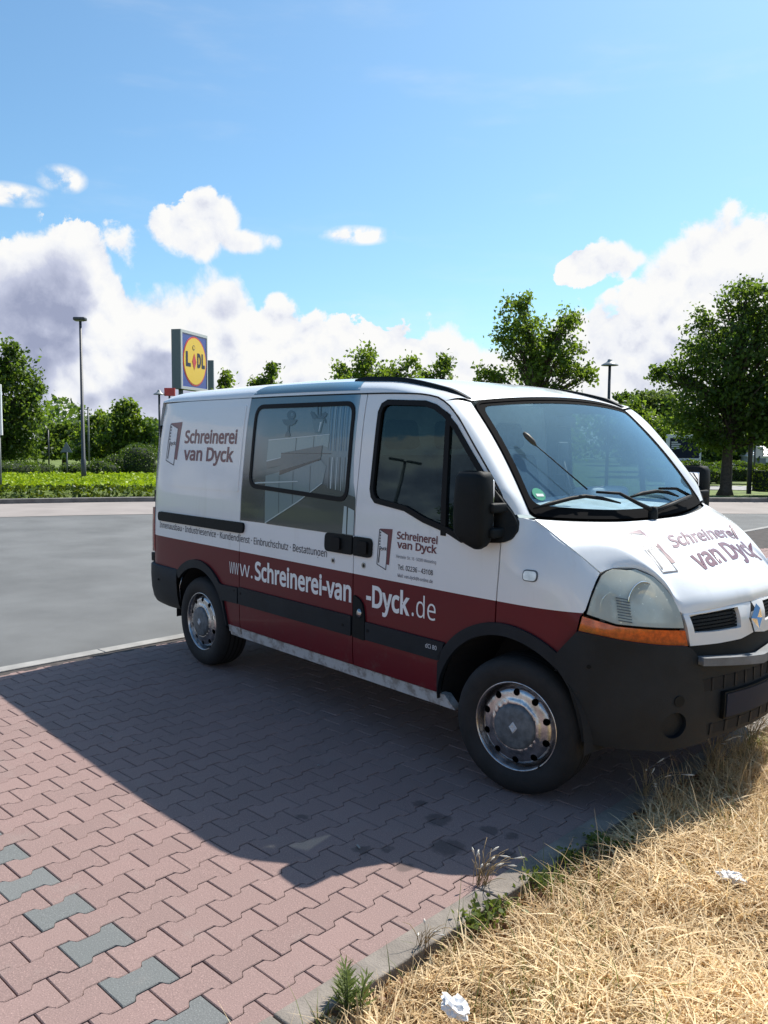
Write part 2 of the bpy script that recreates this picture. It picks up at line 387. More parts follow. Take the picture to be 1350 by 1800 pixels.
def curve_pts(P, n=24):
    """Catmull-Rom through P, n samples evenly by length."""
    P = [Vector(p) for p in P]
    if len(P) == 2: return [P[0].lerp(P[1], i/(n-1)) for i in range(n)]
    Q = []
    for i in range(len(P)-1):
        p0 = P[i-1] if i else P[0]*2-P[1]; p1, p2 = P[i], P[i+1]; p3 = P[i+2] if i+2 < len(P) else P[-1]*2-P[-2]
        for k in range(12):
            t = k/12; Q.append(.5*((2*p1)+(p2-p0)*t+(2*p0-5*p1+4*p2-p3)*t*t+(3*p1-p0-3*p2+p3)*t**3))
    Q.append(P[-1]); L = [0]
    for a, b in zip(Q, Q[1:]): L.append(L[-1]+(b-a).length)
    out = []; j = 0
    for i in range(n):
        s = L[-1]*i/(n-1)
        while j < len(L)-2 and L[j+1] < s: j += 1
        t = (s-L[j])/max(1e-9, L[j+1]-L[j]); out.append(Q[j].lerp(Q[j+1], min(1, max(0, t))))
    return out
def inside(p, poly):
    x, y = p; c = False; j = len(poly)-1
    for i in range(len(poly)):
        xi, yi = poly[i]; xj, yj = poly[j]
        if (yi > y) != (yj > y) and x < (xj-xi)*(y-yi)/(yj-yi)+xi: c = not c
        j = i
    return c
def densify(poly, res):
    out = []
    for a, b in zip(poly, poly[1:]+poly[:1]):
        n = max(1, int(math.ceil(math.hypot(b[0]-a[0], b[1]-a[1])/res)))
        out += [(a[0]+(b[0]-a[0])*k/n, a[1]+(b[1]-a[1])*k/n) for k in range(n)]
    return out
def round_poly(poly, r, seg=5):
    out = []; n = len(poly)
    rr = r if isinstance(r, (list, tuple)) else [r]*n
    for i in range(n):
        p = Vector(poly[i]); a = Vector(poly[i-1])-p; b = Vector(poly[(i+1) % n])-p
        q = min(rr[i], a.length*.49, b.length*.49)
        if q < 1e-5: out.append(tuple(p)); continue
        s, e = p+a.normalized()*q, p+b.normalized()*q
        for k in range(seg+1):
            t = k/seg; out.append(tuple((1-t)**2*s+2*t*(1-t)*p+t*t*e))
    return out
def flat_tris(outer, holes=(), res=.06, grid=True):
    """Constrained triangulation of a polygon with holes; returns 2D points, triangles, boundary loops."""
    loops = [densify(list(outer), res)]+[densify(list(h), res) for h in holes]
    pts, edges, L = [], [], []
    for lp in loops:
        o = len(pts); pts += lp; n = len(lp); L.append(list(range(o, o+n))); edges += [(o+i, o+(i+1) % n) for i in range(n)]
    if grid:
        xs = [p[0] for p in loops[0]]; ys = [p[1] for p in loops[0]]; B = np.array(pts)
        nx = max(1, int((max(xs)-min(xs))/res)); ny = max(1, int((max(ys)-min(ys))/res))
        for i in range(nx+1):
            for j in range(ny+1):
                q = (min(xs)+(max(xs)-min(xs))*(i+.5)/(nx+1), min(ys)+(max(ys)-min(ys))*(j+.5)/(ny+1))
                if inside(q, loops[0]) and not any(inside(q, h) for h in loops[1:]) and np.min(np.hypot(B[:, 0]-q[0], B[:, 1]-q[1])) > res*.45: pts.append(q)
    r = delaunay_2d_cdt([Vector(p) for p in pts], edges, [], 0, 1e-6)
    V2 = [tuple(v) for v in r[0]]; orig = r[3]; mp = {}
    for ni, os_ in enumerate(orig):
        for oi in os_: mp[oi] = ni
    T = []
    for f in r[2]:
        c = (sum(V2[i][0] for i in f)/3, sum(V2[i][1] for i in f)/3)
        if inside(c, loops[0]) and not any(inside(c, h) for h in loops[1:]):
            P3 = [Vector(V2[i]) for i in f]; ar = abs((P3[1]-P3[0]).x*(P3[2]-P3[0]).y-(P3[1]-P3[0]).y*(P3[2]-P3[0]).x)
            if ar/max((P3[1]-P3[0]).length, (P3[2]-P3[1]).length, (P3[0]-P3[2]).length) > .0006: T.append(tuple(f))   # slivers spoil the shading
    return V2, T, [[mp[i] for i in lp] for lp in L]
# ------------------------------------------------------------------ van: body surface
# World frame = van frame: x forward, y to its left, z up; origin on the ground under the front axle.
_plan = curve_pts([(-.8, -.965, 0), (-.4, -.965, 0), (0, -.953, 0), (.2, -.925, 0), (.33, -.88, 0), (.45, -.79, 0), (.55, -.67, 0), (.63, -.5, 0), (.685, -.25, 0), (.705, 0, 0), (.685, .25, 0), (.63, .5, 0), (.55, .67, 0)], 700)
_i0 = min(range(len(_plan)), key=lambda i: abs(_plan[i].x) if _plan[i].y < 0 else 9)
_i1 = min(range(len(_plan)), key=lambda i: abs(_plan[i].y))
_step = (_plan[1]-_plan[0]).length
SMAX = (_i1-_i0)*_step
_yside = pchip([-3.90, -3.87, -3.84, -3.75, -3.4, -.8, -.4, 0], [.905, .93, .946, .958, .965, .965, .965, .953])
_tumble = pchip([.2, .5, .93, 1.31, 1.6, 1.87, 2.02, 2.1], [.03, 0, .003, .02, .05, .085, .117, .14])
def sstep(a, b, x):
    t = min(1, max(0, (x-a)/(b-a))); return t*t*(3-2*t)
def skirt(s, z, off=0.0):
    flip = s > SMAX
    if flip: s = 2*SMAX-s
    if s <= 0:
        p = Vector((s, -_yside(s), 0)); h = .01
        t = Vector((2*h, -_yside(s+h)+_yside(s-h), 0))
    else:
        k = s/_step+_i0; i = min(int(k), _i1-1); p = _plan[i].lerp(_plan[i+1], k-i); t = (_plan[min(i+2, len(_plan)-1)]-_plan[max(i-1, 0)])
    n = Vector((t.y, -t.x, 0)).normalized()
    wing = .135*sstep(-.12, .06, s)*max(0, min(1.3, (z-1.02)/.32))**2 * (1-.6*sstep(.25, .55, s))
    nose = .95*sstep(.12, .62, s)*max(0, z-.86)**1.5
    q = p+n*(off-_tumble(z)-wing-nose); q.z = z
    if flip: q.y = -q.y
    return q
SIDE_ONLY = lambda s, z, off=0.0: skirt(s, z, off)
_grid = [(s, z) for s in np.linspace(-3.9, SMAX, 120) for z in np.linspace(.25, 2.05, 30)]
_gpx = np.array([to_px(skirt(s, z)) for s, z in _grid])
def sk(px, py, off=0.0):
    """(s, z) on the body skin under a photo pixel."""
    i = int(np.argmin(np.hypot(_gpx[:, 0]-px, _gpx[:, 1]-py))); s, z = _grid[i]
    for _ in range(14):
        a = to_px(skirt(s, z, off)); e = 1e-3
        b = to_px(skirt(s+e, z, off)); c = to_px(skirt(s, z+e, off))
        J = np.array([[(b[0]-a[0])/e, (c[0]-a[0])/e], [(b[1]-a[1])/e, (c[1]-a[1])/e]])
        try: d = np.linalg.solve(J, [px-a[0], py-a[1]])
        except np.linalg.LinAlgError: break
        s += max(-.15, min(.15, d[0])); z += max(-.15, min(.15, d[1])); s = min(s, SMAX-1e-4)
    return (float(s), float(z))
def sks(L, off=0.0): return [sk(*q, off) for q in L]

def panel(name, poly, mat, parent, holes=(), off=0.0, depth=.02, res=.06, surf=skirt, mirror=False, smooth=True, grid=True):
    V2, T, loops = flat_tris(poly, holes, res, grid)
    V = [surf(p[0], p[1], off) for p in V2]; F = []
    for t in T:
        a, b, c = (V2[i] for i in t)
        F.append(t if (b[0]-a[0])*(c[1]-a[1])-(b[1]-a[1])*(c[0]-a[0]) > 0 else t[::-1])
    if depth:
        for lp in loops:
            ar = sum(V2[lp[i]][0]*V2[lp[(i+1) % len(lp)]][1]-V2[lp[(i+1) % len(lp)]][0]*V2[lp[i]][1] for i in range(len(lp)))
            ccw = (ar > 0) == (lp is loops[0])
            o = len(V); n = len(lp)
            V += [surf(V2[i][0], V2[i][1], off) for i in lp]; V += [surf(V2[i][0], V2[i][1], off-depth) for i in lp]
            for i in range(n):
                j = (i+1) % n; f = (o+i, o+n+i, o+n+j, o+j); F.append(f if ccw else f[::-1])
    if mirror: V = [Vector((v.x, -v.y, v.z)) for v in V]; F = [f[::-1] for f in F]
    return mesh(name, V, F, mat, parent, smooth)

def load_font():
    try: return bpy.data.fonts.load(os.path.join(bpy.utils.system_resource('DATAFILES'), 'fonts', 'NotoSansHebrew-Regular.woff2'))
    except Exception: return None
FONT = load_font()
def text_flat(body, bold=0.0, spacing=1.0):
    cu = bpy.data.curves.new('txt', 'FONT'); cu.body = body; cu.size = 1; cu.offset = bold; cu.resolution_u = 3; cu.space_character = spacing
    if FONT: cu.font = FONT
    o = bpy.data.objects.new('txt', cu); COL.objects.link(o); dg = bpy.context.evaluated_depsgraph_get()
    me = bpy.data.meshes.new_from_object(o.evaluated_get(dg)); bpy.data.objects.remove(o)
    V = [(v.co.x, v.co.y) for v in me.vertices]; F = [tuple(p.vertices) for p in me.polygons]; bpy.data.meshes.remove(me); return V, F
_cap = {}
def lettering(name, body, fn, width, cap, mat, parent, bold=0.0, off=.0018, spacing=1.0, label=None, width_of=None):
    """fn(a, b, off): a to the right along the line in metres, b up from the baseline."""
    V, F = text_flat(body, bold, spacing); H, _ = text_flat('H', 0)
    hc = max(v[1] for v in H)-min(v[1] for v in H); x0 = min(v[0] for v in V); x1 = max(v[0] for v in V)
    kx = width/(x1-x0); ky = cap/hc
    P = [fn((v[0]-x0)*kx, v[1]*ky, off) for v in V]
    a, b, c = fn(0, 0, 0), fn(.01, 0, 0), fn(0, .01, 0); nrm = (b-a).cross(c-a)
    me_o = mesh(name, P, F, mat, parent)
    me = me_o.data
    if sum(p.normal.dot(nrm) for p in me.polygons) < 0: me.flip_normals()
    if label: me_o['label'] = label
    return me_o

# ------------------------------------------------------------------ van
VAN = empty('delivery_van', (-1.5, 0, 0), 'white delivery van with dark red lower band and joinery lettering parked on red block paving', 'van')
class _P: pass
def P_(o):                                         # parts keep world coordinates under the van's Empty
    o.matrix_parent_inverse = VAN.matrix_world.inverted(); return o
VAN.matrix_world = Matrix.Translation((-1.5, 0, 0))
def under(o, parent=None):
    par = parent or VAN; o.parent = par
    if par is VAN: o.matrix_parent_inverse = Matrix.Translation((1.5, 0, 0))
    return o
def arc(cx, cz, r, a0, a1, n=18): return [(cx+r*math.cos(math.radians(a0+(a1-a0)*i/n)), cz+r*math.sin(math.radians(a0+(a1-a0)*i/n))) for i in range(n+1)]
WB = -3.078; FA = (-.06, .33)                     # rear axle x, centre of the front arch
def zg(x): return _zg(x)
_zg = pchip([-3.9, -2.5, -1.22, -.768, -.63], [2.016, 2.010, 1.993, 1.974, 1.951])
G_ = .0042
gut = [(-.768, 1.974), (-.70, 1.965), (-.63, 1.951), (-.58, 1.930), (-.53, 1.902), (-.48, 1.862), (-.43, 1.815), (-.25, 1.615), (-.158, 1.508), (-.118, 1.455), (-.106, 1.41)]

def side_panels(mir):
    s = {}
    ql = [(-3.868, .70), (-3.868, 1.985), (-3.85, zg(-3.85)-.012)]+[(x, zg(x)-G_) for x in (-3.4, -3.0)]+[(-2.49-G_, zg(-2.49)-G_), (-2.49-G_, .345), (-2.645, .345)]+arc(WB, .335, .432, 1, 126, 16)+[(-3.405, .69)]
    # embossed field in the quarter panel: a shallow groove loop
    q = panel('rear_quarter_panel', ql[::-1], 'paint', None, mirror=mir, res=.07); under(q)
    em = round_poly([(-3.66, 1.34), (-2.53, 1.34), (-2.53, 1.968), (-3.665, 1.968)], [.10, .02, .02, .10], 6)
    emi = round_poly([(-3.648, 1.352), (-2.53, 1.352), (-2.53, 1.956), (-3.653, 1.956)], [.095, .02, .02, .095], 6)
    e = panel('embossed_field', emi, 'paint', q, mirror=mir, off=.005, depth=.006, res=.07)
    s['quarter'] = q
    win = round_poly([(-2.392, 1.392), (-1.300, 1.352), (-1.312, 1.946), (-2.398, 1.953)], [.09, .09, .09, .09], 6)
    sl = [(-2.49+G_, .392), (-1.222-G_, .392), (-1.222-G_, zg(-1.222)-G_), (-1.9, zg(-1.9)-G_), (-2.49+G_, zg(-2.49)-G_)]
    d = panel('sliding_door', sl, 'paint', None, holes=[win], mirror=mir, res=.07); under(d); s['slide'] = d; s['win'] = win
    dw = [(-1.101, 1.44), (-1.085, 1.395), (-1.05, 1.365), (-.80, 1.336), (-.65, 1.286), (-.465, 1.244), (-.36, 1.205), (-.20, 1.222), (-.115, 1.24), (-.110, 1.405), (-.263, 1.578), (-.467, 1.798), (-.555, 1.866), (-.63, 1.905), (-.72, 1.929), (-1.03, 1.944), (-1.075, 1.925), (-1.095, 1.88)]
    fd = [(-1.222+G_, .392), (-.502, .392)]+arc(*FA, .462, 172, 97, 12)+[(-.123, .80), (-.123-G_, .835), (-.121-G_, .916), (-.111-G_, 1.096), (-.109-G_, 1.23), (-.106-G_, 1.40)]
    fd += [(x-.004, z-.006) for x, z in gut[::-1]]+[(-1.222+G_, zg(-1.222)-G_)]
    f = panel('front_door', fd, 'paint', None, holes=[dw], mirror=mir, res=.06); under(f); s['door'] = f; s['dw'] = dw
    sill = [(-2.64, .318), (-.40, .318), (-.47, .386), (-2.66, .386)]
    under(panel('sill', sill, 'paint', None, mirror=mir, off=-.008, depth=.05, res=.09))
    return s
def shrink(poly, d):
    n = len(poly); out = []
    ar = sum(poly[i][0]*poly[(i+1) % n][1]-poly[(i+1) % n][0]*poly[i][1] for i in range(n)); sg = 1 if ar > 0 else -1
    for i in range(n):
        a = Vector(poly[i])-Vector(poly[i-1]); b = Vector(poly[(i+1) % n])-Vector(poly[i])
        na = Vector((-a.y, a.x)).normalized(); nb = Vector((-b.y, b.x)).normalized(); nn = (na+nb)
        nn = nn/max(.5, nn.length_squared/2)
        out.append(tuple(Vector(poly[i])+nn*d*sg))
    return out

SL = None
for mir in (False, True):
    s = side_panels(mir)
    if not mir: SL = s
    # windows
    if mir: panel('window', s['win'], 'side_glass', s['slide'], mirror=True, off=-.008, depth=0, res=.12)
    panel('window_seal', shrink(s['win'], -.004), 'seal', s['slide'], holes=[shrink(s['win'], .024)], mirror=mir, off=.007, depth=.02, res=.05, grid=False)
    dwi = shrink(s['dw'], .026)
    panel('window_seal', shrink(s['dw'], -.004), 'seal', s['door'], holes=[dwi], mirror=mir, off=.006, depth=.02, res=.05, grid=False)
    panel('window', shrink(s['dw'], .02), 'side_glass', s['door'], mirror=mir, off=-.008, depth=0, res=.08)
    panel('window_divider', [(-.512, 1.225), (-.475, 1.225), (-.515, 1.85), (-.55, 1.87)], 'seal', s['door'], mirror=mir, off=.004, depth=.012, res=.06)
    # trims
    t = panel('trim_strip', round_poly([(-2.485, .566), (-1.226, .566), (-1.226, .686), (-2.485, .686)], .006, 2), 'grey_plastic', s['slide'], mirror=mir, off=.014, depth=.018, res=.08)
    panel('trim_strip', round_poly([(-1.093, .568), (-.492, .568), (-.452, .670), (-1.093, .672)], .006, 2), 'grey_plastic', s['door'], mirror=mir, off=.014, depth=.018, res=.08)
    ra = arc(WB, .335, .478, 2, 133, 22)+[(-3.375, .645)]+arc(WB, .335, .414, 131, 2, 22)
    ra = [(-2.497, .566), (-2.497, .680), (-2.70, .674)]+[p for p in arc(WB, .335, .478, 46, 133, 18)]+[(-3.372, .640)]+arc(WB, .335, .416, 133, 4, 22)+[(-2.655, .40), (-2.70, .562)]
    under(panel('wheel_arch_trim', ra, 'grey_plastic', None, mirror=mir, off=.016, depth=.03, res=.05))
    # handles
    for (x0, x1, par) in ((-1.494, -1.230, s['slide']), (-1.216, -1.052, s['door'])):
        h = panel('door_handle', round_poly([(x0, 1.046), (x1, 1.046), (x1, 1.158), (x0, 1.158)], [.035 if x0 < -1.3 else .012, .012 if x0 < -1.3 else .035, .012 if x0 < -1.3 else .035, .035 if x0 < -1.3 else .012], 5), 'black_plastic', par, mirror=mir, off=.012, depth=.014, res=.05)
        xa = x0+(x1-x0)*.30
        panel('door_handle', round_poly([(xa, 1.066), (xa+.085, 1.066), (xa+.085, 1.138), (xa, 1.138)], .012, 3), 'seal', par, mirror=mir, off=.026, depth=.012, res=.05)
    for x, z, par in ((-1.416, .993, s['slide']), (-1.126, .996, s['door'])):
        panel('door_lock', arc(x, z, .017, 0, 342, 19), 'steel', par, mirror=mir, off=.004, depth=.006, res=.03)
        panel('door_lock', arc(x+.003, z, .009, 0, 342, 19), 'seal', par, mirror=mir, off=.0055, depth=.003, res=.03)
    rl = round_poly([(-3.73, 1.064), (-2.428, 1.068), (-2.420, 1.142), (-3.73, 1.136)], .034, 6)
    under(panel('slide_rail', rl, 'black_plastic', None, mirror=mir, off=.018, depth=.022, res=.05))
    g = panel('door_guide_cover', round_poly([(-1.212, .566), (-1.102, .560), (-1.102, .70), (-1.125, .79), (-1.205, .815)], [.01, .01, .03, .05, .01], 4), 'black_plastic', s['door'], mirror=mir, off=.012, depth=.016, res=.05)
    bm = bmesh.new(); bmesh.ops.create_uvsphere(bm, u_segments=12, v_segments=8, radius=.022)
    c = skirt(-1.145, .715, .012); c.y *= -1 if mir else 1
    for v in bm.verts: v.co = Vector((v.co.x, v.co.y*.7, v.co.z*1.3))+c
    from_bm('door_guide_roller', bm, 'steel', s['door'], True)
    # small plugs on the strips
    for x, z in ((-2.535, .655), (-2.455, .645), (-1.30, .62), (-1.07, .625)):
        under(panel('strip_plug', arc(x, z, .009, 0, 330, 11), 'seal', None, mirror=mir, off=.0165, depth=.003, res=.03))

# ---- inner liner, floor, bulkhead, wheel wells
for mir in (False, True):
    lp = [(-3.86, .42), (-2.63, .36)] + [(-2.3, .36), (-.53, .36)]+arc(*FA, .47, 174, 60, 16)+[(.20, 1.05), (-.04, 1.30), (-.10, 1.40), (-.20, 1.53), (-.46, 1.83), (-.60, 1.92), (-.8, 1.96), (-1.25, 1.98), (-3.86, 2.0)]
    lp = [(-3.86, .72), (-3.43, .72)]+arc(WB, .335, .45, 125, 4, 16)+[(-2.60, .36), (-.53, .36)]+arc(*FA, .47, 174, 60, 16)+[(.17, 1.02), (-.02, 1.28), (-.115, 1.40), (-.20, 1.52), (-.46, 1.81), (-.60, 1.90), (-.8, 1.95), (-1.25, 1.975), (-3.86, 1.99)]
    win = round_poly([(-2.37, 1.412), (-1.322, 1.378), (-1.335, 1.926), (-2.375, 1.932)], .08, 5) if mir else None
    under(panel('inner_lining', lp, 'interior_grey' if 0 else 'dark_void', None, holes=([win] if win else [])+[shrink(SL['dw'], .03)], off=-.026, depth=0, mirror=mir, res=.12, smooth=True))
    for cx, r, y0, y1 in ((WB, .425, .93, .60), (FA[0], .455, .93, .55)):
        prof = arc(cx, .335, r, -4, 184, 24); V, F = [], []
        sg = 1 if mir else -1
        for x, z in prof: V += [(x, sg*y0, z), (x, sg*y1, z)]
        for i in range(len(prof)-1): F.append((2*i, 2*i+1, 2*i+3, 2*i+2))
        c0 = len(V); V.append((cx, sg*y1, .335))
        for i in range(len(prof)-1): F.append((2*i+1, c0, 2*i+3))
        under(mesh('wheel_well', V, F, 'dark_void', None))
bm = bmesh.new(); box(bm, (-3.80, -.58, .28), (.42, .58, .44)); box(bm, (-2.62, -.90, .33), (-.56, .90, .43)); under(from_bm('underbody', bm, 'dark_void'))
_bk = [(-skirt(-1.27, z, -.04).y, z) for z in (.43, .8, 1.2, 1.5, 1.75, 1.96)]; _bk = [(-y, z) for y, z in _bk]+[(y, z) for y, z in _bk[::-1]]; _n = len(_bk)
under(mesh('bulkhead', [(x, y, z) for x in (-1.29, -1.26) for y, z in _bk], [tuple(range(_n)), tuple(range(2*_n-1, _n-1, -1))]+[(i, (i+1) % _n, _n+(i+1) % _n, _n+i) for i in range(_n)], 'interior_grey'))
for mir in (False, True):                            # dark seam between doors and roof frame
    _path = [(x, zg(x)) for x in np.linspace(-2.49, -.80, 24)]+gut
    _in = []
    for i, p in enumerate(_path):
        a = Vector(_path[max(i-1, 0)]); b = Vector(_path[min(i+1, len(_path)-1)]); t = (b-a).normalized(); _in.append((p[0]+t.y*.0085, p[1]-t.x*.0085))
    under(panel('roof_seam', _in+_path[::-1], 'seal', None, mirror=mir, off=.0025, depth=.004, res=.04, grid=False))

# ---- roof
ROWS = 44; COLS = 26
_zc = pchip([-3.9, -3.87, -3.80, -3.6, -2.2, -1.5, -1.19, -.86, -.617, -.40], [2.03, 2.075, 2.105, 2.125, 2.130, 2.117, 2.098, 2.072, 2.036, 1.972])
WT, WBc = Vector((-.520, .72, 1.918)), Vector((-.030, .812, 1.356))   # windscreen corners (left side, mirrored for right)
def header(q):                                      # front edge of the roof, q = 0 centre .. 1 gutter end
    qa = .835
    if q <= qa:
        u = q/qa; return Vector((WT.x+.085*(1-u*u)-.012, WT.y*u, WT.z+.012+.042*(1-u*u)))
    t = (q-qa)/(1-qa); a = Vector((WT.x-.012, WT.y, WT.z+.012)); b = skirt(-.575, 1.926); b = Vector((b.x, -b.y, b.z))
    m = a.lerp(b, t); m.x += .018*math.sin(PI*t); m.z += .016*math.sin(PI*t); return m
def roof_pt(t, q):
    xs = -3.868+(-.575+3.868)*t
    x_g = xs; z_g = zg(min(x_g, -.63)) if x_g < -.63 else 1.951+(1.926-1.951)*(x_g+.63)/.055
    ge = skirt(x_g, z_g); yg = -ge.y
    x = xs + (.0 if t < .6 else ((t-.6)/.4)**2*.11*(1-q*q)); zc = _zc(x)
    y = yg*q; z = z_g+(max(zc, z_g+.01)-z_g)*math.sqrt(max(0, 1-q**5))
    b = sstep(.80, 1.0, t)
    p = Vector((x, y, z)); hd = header(q); hp = Vector((x, hd.y*1.0, hd.z))
    p = p.lerp(Vector((x+(hd.x-x)*b, hd.y, hd.z)), b*b)
    return p
V, F = [], []
qs = [math.sin(PI/2*j/COLS) for j in range(COLS+1)]
full = [-q for q in qs[::-1]]+qs[1:]
for i in range(ROWS+1):
    for q in full:
        p = roof_pt(i/ROWS, abs(q)); V.append((p.x, p.y*(1 if q > 0 else -1), p.z))
n = len(full)
for i in range(ROWS):
    for j in range(n-1): F.append((i*n+j, (i+1)*n+j, (i+1)*n+j+1, i*n+j+1))
ROOF = under(mesh('roof', V, F, 'paint', None, True))
RBVH = BVHTree.FromPolygons([Vector(v) for v in V], F)
def on_roof(x, y):
    h = RBVH.ray_cast(Vector((x, y, 3)), Vector((0, 0, -1))); return h[0] if h[0] else Vector((x, y, 2.0))
for sg in (-1, 1):                                   # black roof rails
    V, F = [], []; N = 26
    for i in range(N+1):
        x = -1.47+(.93)*i/N; y = sg*(.735-.01*sstep(-.8, -.54, x)); c = on_roof(x, y)
        hgt = .022*min(1, 6*(i/N)+.25)*min(1, 5*(1-i/N)+.35); w = .021
        V += [c+Vector((0, -w, -.012)), c+Vector((0, -w*.8, hgt)), c+Vector((0, w*.8, hgt)), c+Vector((0, w, -.012))]
    for i in range(N):
        for k in range(3): F.append((4*i+k, 4*i+k+1, 4*i+4+k+1, 4*i+4+k))
    F += [(0, 1, 2, 3), (4*N+3, 4*N+2, 4*N+1, 4*N)]
    mesh('roof_rail', V, F, 'black_plastic', ROOF, True)

# ---- windscreen, pillars, cowl, bonnet
def W(a, b, off=0.0):
    u = a/.8; v = b/.75; hw = WBc.y+(WT.y-WBc.y)*v
    bow = .135+(.085-.135)*v
    p = Vector((WBc.x+(WT.x-WBc.x)*v+bow*(1-u*u)+.012*math.sin(PI*v), u*hw, WBc.z+(WT.z-WBc.z)*v+.022*math.sin(PI*v)+(-.040+.082*v)*(1-u*u)))
    return p+Vector((.76, .10*u, .64))*off
wsp = round_poly([(-.795, .0), (.795, .0), (.79, .748), (-.79, .748)], [.05, .05, .06, .06], 6)
WS = under(panel('windscreen', wsp, 'windscreen_glass', None, surf=W, off=0, depth=0, res=.05))
fi = round_poly([(-.765, .060), (-.3, .045), (.3, .045), (.765, .060), (.752, .715), (-.752, .715)], [.06, .1, .1, .06, .06, .06], 5)
panel('black_border', wsp, 'frit', WS, holes=[fi], surf=W, off=.002, depth=0, res=.05)
panel('screen_trim', shrink(wsp, -.006), 'frit', WS, holes=[shrink(wsp, .010)], surf=W, off=.006, depth=.02, res=.05, grid=False)
_wv = [(a, b) for a in np.linspace(-.8, .8, 33) for b in np.linspace(0, .75, 17)]
WV = [W(a, b, .008) for a, b in _wv]; WF = [(i*17+j, i*17+j+1, (i+1)*17+j+1, (i+1)*17+j) for i in range(32) for j in range(16)]
WBVH = BVHTree.FromPolygons(WV, WF)
def ws_px(px, py):
    h = WBVH.ray_cast(CAM, ray(px, py).normalized()); return h[0] if h[0] else W(0, 0)
for sg in (-1, 1):                                   # A pillars
    rows = 26; V, F = [], []; K = 8
    side_c = curve_pts([Vector((x, z, 0)) for x, z in [(-.575, 1.926)]+gut[4:]+[(-.104, 1.352)]], rows+1)
    for i in range(rows+1):
        t = i/rows; p0 = skirt(side_c[i].x, side_c[i].y); p1 = W(-.80, .75*(1-t)); p1 = p1+Vector((-.004, -.004, .002))
        for k in range(K+1):
            w = k/K; m = p0.lerp(p1, w); bul = .022*math.sin(PI*w)
            m += Vector((.62, -.62, .30)).normalized()*bul; V.append((m.x, m.y*-sg if sg > 0 else m.y, m.z))
    if sg > 0: V = [(x, abs(y), z) for x, y, z in V]
    for i in range(rows):
        for k in range(K):
            f = (i*(K+1)+k, (i+1)*(K+1)+k, (i+1)*(K+1)+k+1, i*(K+1)+k+1); F.append(f if sg < 0 else f[::-1])
    under(mesh('windscreen_pillar', V, F, 'paint', None, True))

L0 = skirt(*sk(940, 913)); shut = [sk(*q) for q in ((940, 913), (966, 932), (1000, 960), (1030, 984), (1056, 1006))]
hl_top = [(1060, 1004), (1072, 999), (1087, 996), (1117, 997), (1147, 1010), (1177, 1040), (1197, 1077)]
Sc = [skirt(*q, .0) for q in shut]
front3 = [skirt(*sk(*q), .004) for q in hl_top]+[skirt(*sk(*q), .012) for q in ((1228, 1072), (1262, 1066))]
lip0 = skirt(SMAX, .946, .012)
front3.append(lip0)
NU, NV = 30, 26
back = curve_pts([L0, Vector((.075, -.60, 1.322)), Vector((.135, -.32, 1.308)), Vector((.150, 0, 1.304))], NU+1)
shutc = curve_pts(Sc, NV+1); frontc = curve_pts(front3, NU+1)
midc = curve_pts([back[-1], Vector((.36, 0, 1.228)), Vector((.56, 0, 1.105)), Vector((.675, 0, 1.005)), lip0], NV+1)
def coons(i, j):
    u, v = i/NU, j/NV; U = 1-(1-u)**2
    b, f, l, r = back[i], frontc[i], shutc[j], midc[j]
    p = b*(1-v)+f*v+l*(1-U)+r*U-(back[0]*(1-U)*(1-v)+back[-1]*U*(1-v)+frontc[0]*(1-U)*v+frontc[-1]*U*v)
    p = p.copy(); p.z += .012*math.sin(PI*u)**2*math.sin(PI*v)
    return p
V, F = [], []
full = [(i, 1) for i in range(NU+1)]+[(i, -1) for i in range(NU-1, -1, -1)]
for j in range(NV+1):
    for i, sg in full:
        p = coons(i, j); V.append((p.x, p.y*sg if i < NU else 0, p.z))
n = len(full)
for j in range(NV):
    for i in range(n-1): F.append((j*n+i, (j+1)*n+i, (j+1)*n+i+1, j*n+i+1))
# turned-down edge all round
rim = [j*n for j in range(NV+1)]+[NV*n+i for i in range(1, n)]+[j*n+n-1 for j in range(NV-1, -1, -1)]
o = len(V); V += [V[k] for k in rim]; o2 = len(V); V += [(V[k][0]-.012, V[k][1]*.985, V[k][2]-.022) for k in rim]
for k in range(len(rim)-1): F.append((o+k, o2+k, o2+k+1, o+k+1))
BON = under(mesh('bonnet', V, F, 'paint', None, True))
BBVH = BVHTree.FromPolygons([Vector(v) for v in V[:o]], F[:NV*(n-1)])
def bon_px(px, py):
    h = BBVH.ray_cast(CAM, ray(px, py).normalized()); return h[0]
def on_bonnet(x, y, off=0):
    h = BBVH.ray_cast(Vector((x, y, 3)), Vector((0, 0, -1)))
    if not h[0]: return Vector((x, y, 1.0))
    nn = h[1] if h[1].z > 0 else -h[1]; return h[0]+nn*off
# cowl between glass and bonnet
V, F = [], []; N = 40
for i in range(N+1):
    a = -.8+1.6*i/N; p = W(a, -.012); k = i/N*2*NU; ii = int(min(k, 2*NU-1)); 
    pb = [Vector((q.x, q.y*sg, q.z)) for q, sg in ((back[ii] if ii <= NU else back[2*NU-ii], 1 if ii <= NU else -1), (back[ii+1] if ii+1 <= NU else back[2*NU-ii-1], 1 if ii+1 <= NU else -1))]
    b = pb[0].lerp(pb[1], k-ii)
    V += [p+Vector((-.01, 0, -.01)), p.lerp(b, .35)+Vector((0, 0, -.026)), b+Vector((.02, 0, -.012))]
for i in range(N):
    for k in range(2): F.append((3*i+k, 3*i+k+1, 3*i+4+k, 3*i+3+k))
under(mesh('cowl', V, F, 'black_plastic', None, True))
